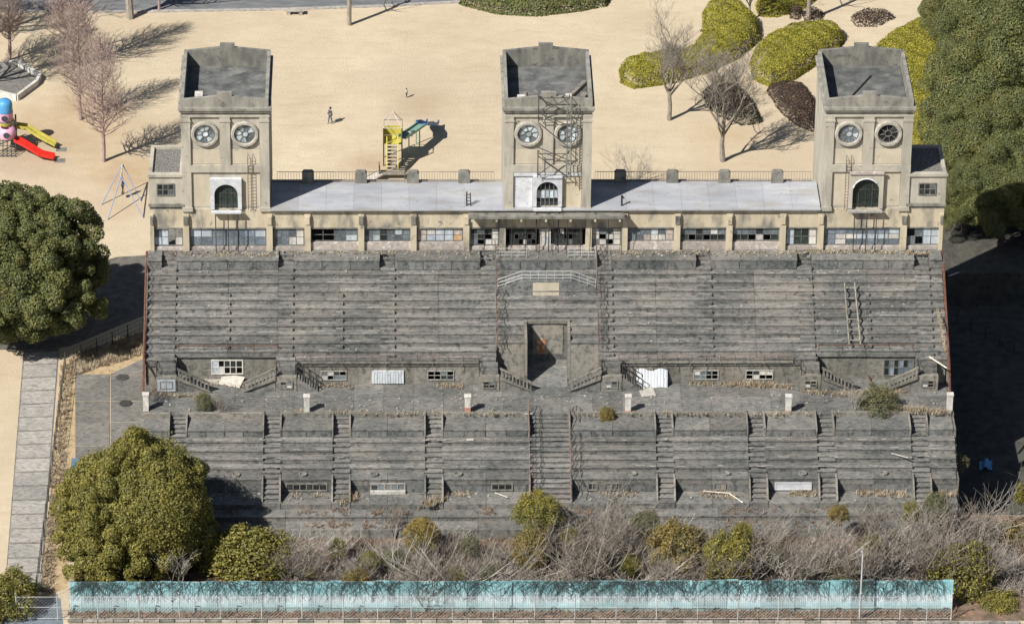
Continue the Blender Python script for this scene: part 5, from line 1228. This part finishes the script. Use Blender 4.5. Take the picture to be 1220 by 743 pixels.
# corrugated sheet leaning on the wall right of the middle
x0, x1 = at_wall(758, 795, WY); mb = MB(); n = 20
for i in range(n):
    a = x0+(x1-x0)*i/n; b = x0+(x1-x0)*(i+1)/n; o0 = .04 if i % 2 else 0; o1 = 0 if i % 2 else .04; s = .12*math.sin(i*.5); s1 = .12*math.sin((i+1)*.5)
    mb.quad((a, WY-.7-o0, ZT+.02+s*.3), (b, WY-.7-o1, ZT+.02+s1*.3), (b, WY-.12-o1, ZT+1.42+s1), (a, WY-.12-o0, ZT+1.42+s))
tag(mb.build('corrugated_sheet', m_sheet), 'bright wavy corrugated metal sheet leaning on the wall right of middle', 'metal sheet')
# red box and bricks in the low bay, white low sheet
p = at(583, 583, -11.87); o = root('red_box', p, 'faded red box at the low wall left of the middle stair', 'box'); MB().box(p.x-.3, p.x+.3, p.y-.2, p.y+.25, p.z, p.z+.55).build('body', paint('faded_red', (.22, .07, .05), .8), o); MB().box(p.x-.33, p.x+.33, p.y-.23, p.y+.28, p.z+.551, p.z+.6).build('lid', paint('faded_red_lid', (.25, .09, .07), .8), o)

# ------------------------------------------------------------------ playground
cY, cR, cB, cP, cG, cBlk = paint('yellow_paint', (.52, .46, .1)), paint('red_paint', (.66, .03, .02)), paint('deep_blue_paint', (.05, .16, .38)), paint('pink_paint', (.72, .38, .52)), paint('green_paint', (.22, .36, .28)), paint('dark_paint', (.05, .06, .07))
cSky = paint('sky_blue_paint', (.08, .32, .62))
def chute(mb, pts, w, h):
    """slide chute: floor and two sides along a polyline"""
    pts = [Vector(p) for p in pts]
    for a, b in zip(pts[:-1], pts[1:]):
        d = (b-a); s = Vector((-d.y, d.x, 0)).normalized()*w
        mb.obox((a+b)/2, d/2*1.02, s, Vector((0, 0, .03)))
        for k in (-1, 1): mb.obox((a+b)/2+s*k+Vector((0, 0, h/2)), d/2*1.02, s*.08, Vector((0, 0, h/2)))
# middle slide tower
p = at(468, 196); ps = root('slide_tower', p, 'yellow slide tower with pyramid roof frame and blue chute on the lawn', 'play equipment')
D = 2.3; hw = .85
cor = [(p.x+sx*hw, p.y+.6+sy*hw) for sx in (-1, 1) for sy in (-1, 1)]
for x, y in cor: MB().tube([(x, y, G), (x, y, G+D+1.6)], .07, 6).build('post', cBlk if y < p.y else cY, ps)
MB().box(p.x-hw, p.x+hw, p.y+.6-hw, p.y+.6+hw, G+D-.08, G+D).build('deck', cY, ps)
mb = MB(); apex = (p.x, p.y+.6, G+D+2.9)
for x, y in cor: mb.tube([(x, y, G+D+1.6), apex], .035, 4)
for i in range(4):
    o_ = [cor[0], cor[1], cor[3], cor[2]]; a, b = o_[i], o_[(i+1) % 4]; mb.tube([(*a, G+D+1.6), (*b, G+D+1.6)], .035, 4)
mb.build('roof_frame', m_wpaint, ps)
for s in (-1, 1):
    MB().box(p.x+s*hw-.04, p.x+s*hw+.04, p.y+.6-hw+.05, p.y+.6+hw-.05, G+D+.05, G+D+1.0).build('side_panel', cY, ps)
MB().box(p.x-hw+.05, p.x+hw-.05, p.y+.6+hw-.03, p.y+.6+hw+.03, G+D+.05, G+D+1.0).build('back_panel', cY, ps)
for i in range(8):
    t = i/8; y = p.y+.6-hw-.15-1.9*t; z = G+D-.25-(D-.35)*t; MB().box(p.x-.5, p.x+.4, y-.14, y+.14, z-.05, z).build('step', m_dirty, ps)
for s in (-.55, .47):
    MB().prism([(p.y+.6-hw, G+D-.3), (p.y+.6-hw, G+D+.75), (p.y+.6-hw-2.1, G+.95), (p.y+.6-hw-2.1, G+.0)], 'x', p.x+s-.04, p.x+s+.04).build('stair_side', cY, ps, fix=True)
MB().box(p.x-1.3, p.x+1.2, p.y-3.1, p.y-2.3, G+.5, G+.62).build('landing', m_wood, ps)
for x, y in ((p.x-1.25, p.y-3), (p.x+1.15, p.y-3), (p.x-1.25, p.y-2.4), (p.x+1.15, p.y-2.4)): MB().tube([(x, y, G), (x, y, G+1.5)], .06, 5).build('post', cBlk, ps)
for s in (-1, 1): MB().box(p.x+s*1.2-.03, p.x+s*1.2+.03, p.y-3, p.y-2.4, G+.75, G+1.4).build('side_panel', cY, ps)
mb = MB(); chute(mb, [(p.x-1.2, p.y-2.9, G+.58), (p.x-3.2, p.y-4.6, G+.1)], .5, .15); mb.build('ramp', m_plank, ps)
mb = MB(); chute(mb, [(p.x+hw, p.y+.9, G+D), (p.x+1.8, p.y+2.4, G+D-.1), (p.x+2.7, p.y+4.0, G+D-.2)], .42, .25); mb.build('chute_bridge', cG, ps)
mb = MB(); chute(mb, [(p.x+2.7, p.y+4.0, G+D-.15), (p.x+3.2, p.y+5.4, G+1.5), (p.x+3.6, p.y+6.8, G+.6), (p.x+3.8, p.y+7.8, G+.4)], .55, .35); mb.build('chute', cB, ps)
for x, y, z in ((p.x+1.5, p.y+1.6, G+D-.1), (p.x+2.5, p.y+3.2, G+D-.2), (p.x+2.2, p.y+4.2, G+2.0)): MB().tube([(x, y, G), (x, y, z)], .06, 5).build('post', cG, ps)
# left play tower with two slides
q = at(14, 186); pt = root('play_tower', q, 'colourful play tower with a yellow and a red slide at the left photo edge', 'play equipment')
MB().lathe([(.72, 3.9), (.72, 4.6), (.66, 4.85), (.45, 5.05), (0, 5.12)], (q.x-.6, q.y+1.6, G), 20).build('blue_drum', cSky, pt, smooth=True, fix=True)
MB().lathe([(.7, 3.0), (.76, 3.4), (.76, 3.88)], (q.x-.6, q.y+1.6, G), 20).build('pink_drum', cP, pt, smooth=True)
MB().lathe([(.8, 2.62), (.84, 2.98)], (q.x-.6, q.y+1.6, G), 20).build('yellow_ring', cY, pt)
for dx, dy in ((-1.3, .9), (.3, .9), (-1.3, 2.4), (.3, 2.4)): MB().tube([(q.x+dx, q.y+dy, G), (q.x+dx, q.y+dy, G+3.1)], .09, 6).build('post', cBlk, pt)
MB().box(q.x-1.4, q.x+.4, q.y+.8, q.y+2.5, G+1.5, G+1.62).build('deck', cBlk, pt)
MB().lathe([(.75, 1.7), (.85, 2.0), (.8, 2.6), (.55, 2.75)], (q.x-.4, q.y+.6, G), 16).build('pink_tunnel', cP, pt, smooth=True)
mb = MB(); chute(mb, [(q.x+.4, q.y+2.1, G+2.0), (q.x+1.4, q.y+2.1, G+1.85), (q.x+2.2, q.y+1.9, G+1.3), (q.x+3.4, q.y+1.5, G+.75), (q.x+4.0, q.y+1.4, G+.45)], .36, .3); mb.build('slide', cY, pt)
mb = MB(); chute(mb, [(q.x+.4, q.y+.3, G+1.5), (q.x+1.3, q.y-.1, G+1.2), (q.x+2.8, q.y-.7, G+.5), (q.x+4.0, q.y-.9, G+.3)], .38, .3); mb.build('slide', cR, pt)
cw = MB()
for i in range(6): cw.tube([(q.x-1.6+.4*i, q.y-.2, G), (q.x-1.6+.4*i, q.y+.7, G+1.9)], .045, 5)
for i in range(5): cw.tube([(q.x-1.6, q.y-.2+.2*i, G+.15+.42*i), (q.x+.4, q.y-.2+.2*i, G+.15+.42*i)], .04, 5)
cw.build('climbing_frame', cBlk, pt)
for dx, dy in ((4.5, 1.3), (4.5, -.95)): MB().box(q.x+dx-.45, q.x+dx+.5, q.y+dy-.4, q.y+dy+.4, G-.05, G+.035).build('rubber_mat', m_dirty, pt)
for dx, dy, dz in ((-.6, .84, 3.45), (-.4, -.26, 2.25)): MB().lathe([(0, -.04), (.26, -.04), (.3, .02)], (q.x+dx, q.y+dy, G+dz), 14, 'y').build('porthole', cBlk, pt, fix=True)
for dx in (-1.3, .3): MB().tube([(q.x+dx, q.y+.9, G+2.6), (q.x+dx, q.y+2.4, G+2.6)], .05, 5).build('guard_rail', cY, pt)
MB().box(q.x-1.35, q.x+.35, q.y+2.42, q.y+2.5, G+1.7, G+2.5).build('guard_panel', cSky, pt)
# sand pit edge behind it
sb = [at(-12, 84), at(20, 78), at(48, 94), at(44, 102), at(20, 120), at(-12, 112)]
o = root('sandbox', at(18, 98), 'grey sand pit with a pale rim behind the play tower', 'sand pit')
MB().prism([(v.x, v.y) for v in sb], 'z', G-.1, G+.1).build('floor', m_pad, o, fix=True)
for a, b in zip(sb, sb[1:]+sb[:1]):
    d = (b-a); MB().obox((a+b)/2+Vector((0, 0, .3)), d/2, Vector((-d.y, d.x, 0)).normalized()*.15, (0, 0, .3)).build('rim', m_wpaint, o)
# swing
s0 = at(146, 236); sw = root('swing', s0, 'blue-grey A-frame swing on the bare soil left of the stand', 'swing')
m_sw = paint('swing_blue', (.25, .3, .45), .5)
l0, l1, r0, r1 = at(121, 244), at(128, 262), at(168, 240), at(171, 258); tp0 = Vector((s0.x-.15, (l0.y+r0.y)/2, G+2.9)); tp1 = Vector((s0.x+.1, (l1.y+r1.y)/2-.0, G+2.9))
tpb = Vector((s0.x, s0.y+1.2, G+2.9)); tpf = Vector((s0.x, s0.y-1.2, G+2.9))
for a, b in ((at(121, 244), tpb), (at(168, 240), tpb), (at(128, 262), tpf), (at(171, 260), tpf)): MB().tube([a, b], .055, 6).build('leg', m_sw, sw)
MB().tube([tpb, tpf], .06, 6).build('top_beam', m_wpaint, sw)
seat = Vector((s0.x+.05, s0.y, G+.55))
for dy in (-.22, .22): MB().tube([Vector((s0.x, s0.y+dy, G+2.9)), seat+Vector((0, dy, 0))], .018, 4).build('chain', m_iron, sw)
MB().obox(seat, (.13, 0, 0), (0, .24, 0), (0, 0, .025)).build('seat', cBlk, sw)
# picnic bench at the top edge
b0 = at(351, 17); bn = root('stone_bench', b0, 'grey stone bench near the road at the top edge', 'bench')
MB().box(b0.x-.9, b0.x+.9, b0.y-.35, b0.y+.35, G+.4, G+.52).build('seat', m_slab, bn)
for dx in (-.6, .6): MB().box(b0.x+dx-.18, b0.x+dx+.18, b0.y-.28, b0.y+.28, G, G+.4).build('leg', m_slab, bn)

# ------------------------------------------------------------------ people
def skin(name, joints, bones, m, parent, loc):
    me = bpy.data.meshes.new(name); me.from_pydata([j[0] for j in joints], bones, []); me.materials.append(m)
    o = bpy.data.objects.new(name, me); COL.objects.link(o)
    if parent is not None: o.parent = parent
    o.location = loc
    sk = o.modifiers.new('skin', 'SKIN')
    for i, j in enumerate(joints): me.skin_vertices[0].data[i].radius = (j[1], j[1])
    me.skin_vertices[0].data[0].use_root = True
    sb_ = o.modifiers.new('sub', 'SUBSURF'); sb_.levels = 1; sb_.render_levels = 2
    return o
m_skin = paint('skin', (.5, .32, .23), .6); m_hair = paint('black_hair', (.02, .017, .015), .6)
def person(loc, H, rz, top, bottom, lab_, pose='stand'):
    t = root('person', loc, lab_, 'person'); t.rotation_euler.z = rz; k = H/1.7
    def J(x, y, z, r): return ((x*k, y*k, z*k), r*k)
    dz = 0; fk = [(.0, .02), (0, .02)]
    if pose == 'sit':
        hip, kn, an = .0, .0, 0
        legs = [J(-.09, -.05, .95, .085), J(-.1, -.42, .93, .065), J(-.1, -.55, .52, .045), J(-.1, -.68, .5, .035), J(.09, -.05, .95, .085), J(.1, -.42, .93, .065), J(.1, -.5, .52, .045), J(.1, -.63, .5, .035)]
        arms = [J(-.19, 0, 1.4, .055), J(-.26, -.12, 1.2, .045), J(-.22, -.25, 1.38, .038), J(-.2, -.28, 1.45, .035), J(.19, 0, 1.4, .055), J(.26, -.12, 1.2, .045), J(.22, -.25, 1.38, .038), J(.2, -.28, 1.45, .035)]
    else:
        st = .16 if pose == 'walk' else .03
        legs = [J(-.09, 0, .9, .085), J(-.1, -st*.6, .5, .06), J(-.1, -st, .08, .042), J(-.1, -st-.16, .035, .034), J(.09, 0, .9, .085), J(.1, st*.4, .5, .06), J(.1, st, .08, .042), J(.1, st-.16, .035, .034)]
        arms = [J(-.19, 0, 1.4, .055), J(-.27, .04, 1.14, .045), J(-.24, -.16, 1.0, .036), J(-.23, -.24, .98, .034), J(.19, 0, 1.4, .055), J(.27, .05, 1.14, .045), J(.27, -.05, .9, .036), J(.27, -.08, .82, .034)]
    joints = [J(0, 0, .95, .13), J(0, .01, 1.15, .125), J(0, .01, 1.36, .14), J(0, 0, 1.47, .05), J(0, -.01, 1.56, .088), J(0, -.01, 1.66, .082)]+legs+arms
    bones = [(0, 1), (1, 2), (2, 3), (3, 4), (4, 5), (0, 6), (6, 7), (7, 8), (8, 9), (0, 10), (10, 11), (11, 12), (12, 13), (2, 14), (14, 15), (15, 16), (16, 17), (2, 18), (18, 19), (19, 20), (20, 21)]
    skin('body', joints, bones, m_skin, t, (0, 0, 0))
    g_ = 1.22
    tj = [(joints[i][0], joints[i][1]*g_) for i in (0, 1, 2, 14, 15, 16, 18, 19, 20)]
    skin('jacket', tj, [(0, 1), (1, 2), (2, 3), (3, 4), (4, 5), (2, 6), (6, 7), (7, 8)], top, t, (0, 0, 0))
    bj = [(joints[0][0], joints[0][1]*1.15)]+[(joints[i][0], joints[i][1]*1.25) for i in (6, 7, 8, 10, 11, 12)]
    skin('trousers', bj, [(0, 1), (1, 2), (2, 3), (0, 4), (4, 5), (5, 6)], bottom, t, (0, 0, 0))
    MB().lathe([(0, .135), (.07, .12), (.105, .06), (.11, 0), (.1, -.06), (.06, -.07)], (0, .025, 1.62), 10).build('hair', m_hair, None, smooth=True)
    h = bpy.context.scene.collection.objects[-1]; h.parent = t; h.location = (0, .025*k, 1.65*k); h.scale = (k, k, k)
    return t
navy, whitec, black, denim, teal = paint('navy_cloth', (.05, .06, .09), .9), paint('white_cloth', (.75, .75, .75), .9), paint('black_cloth', (.02, .02, .022), .9), paint('denim_cloth', (.12, .15, .2), .9), paint('teal_cloth', (.1, .25, .32), .9)
person(at(393.5, 147.5), 1.72, R(-60), navy, denim, 'person in dark jacket and blue-grey trousers standing on the lawn', 'walk')
person(at(484.5, 116.5), 1.0, R(70), whitec, black, 'small child in white top on bare ground behind the slide tower', 'stand')
o = person(Vector((p.x, p.y, p.z)) if False else Vector((at(468, 196).x+1.45, at(468, 196).y+1.8, G+D-.95)), 1.15, R(120), whitec, black, 'person in white top at the start of the blue chute', 'sit')
o.location.z = G+D-.2-.95*1.15/1.7+.12
person(Vector((seat.x, seat.y, seat.z+.03)), 1.5, R(75), teal, black, 'person in teal top standing up on the swing seat', 'stand')
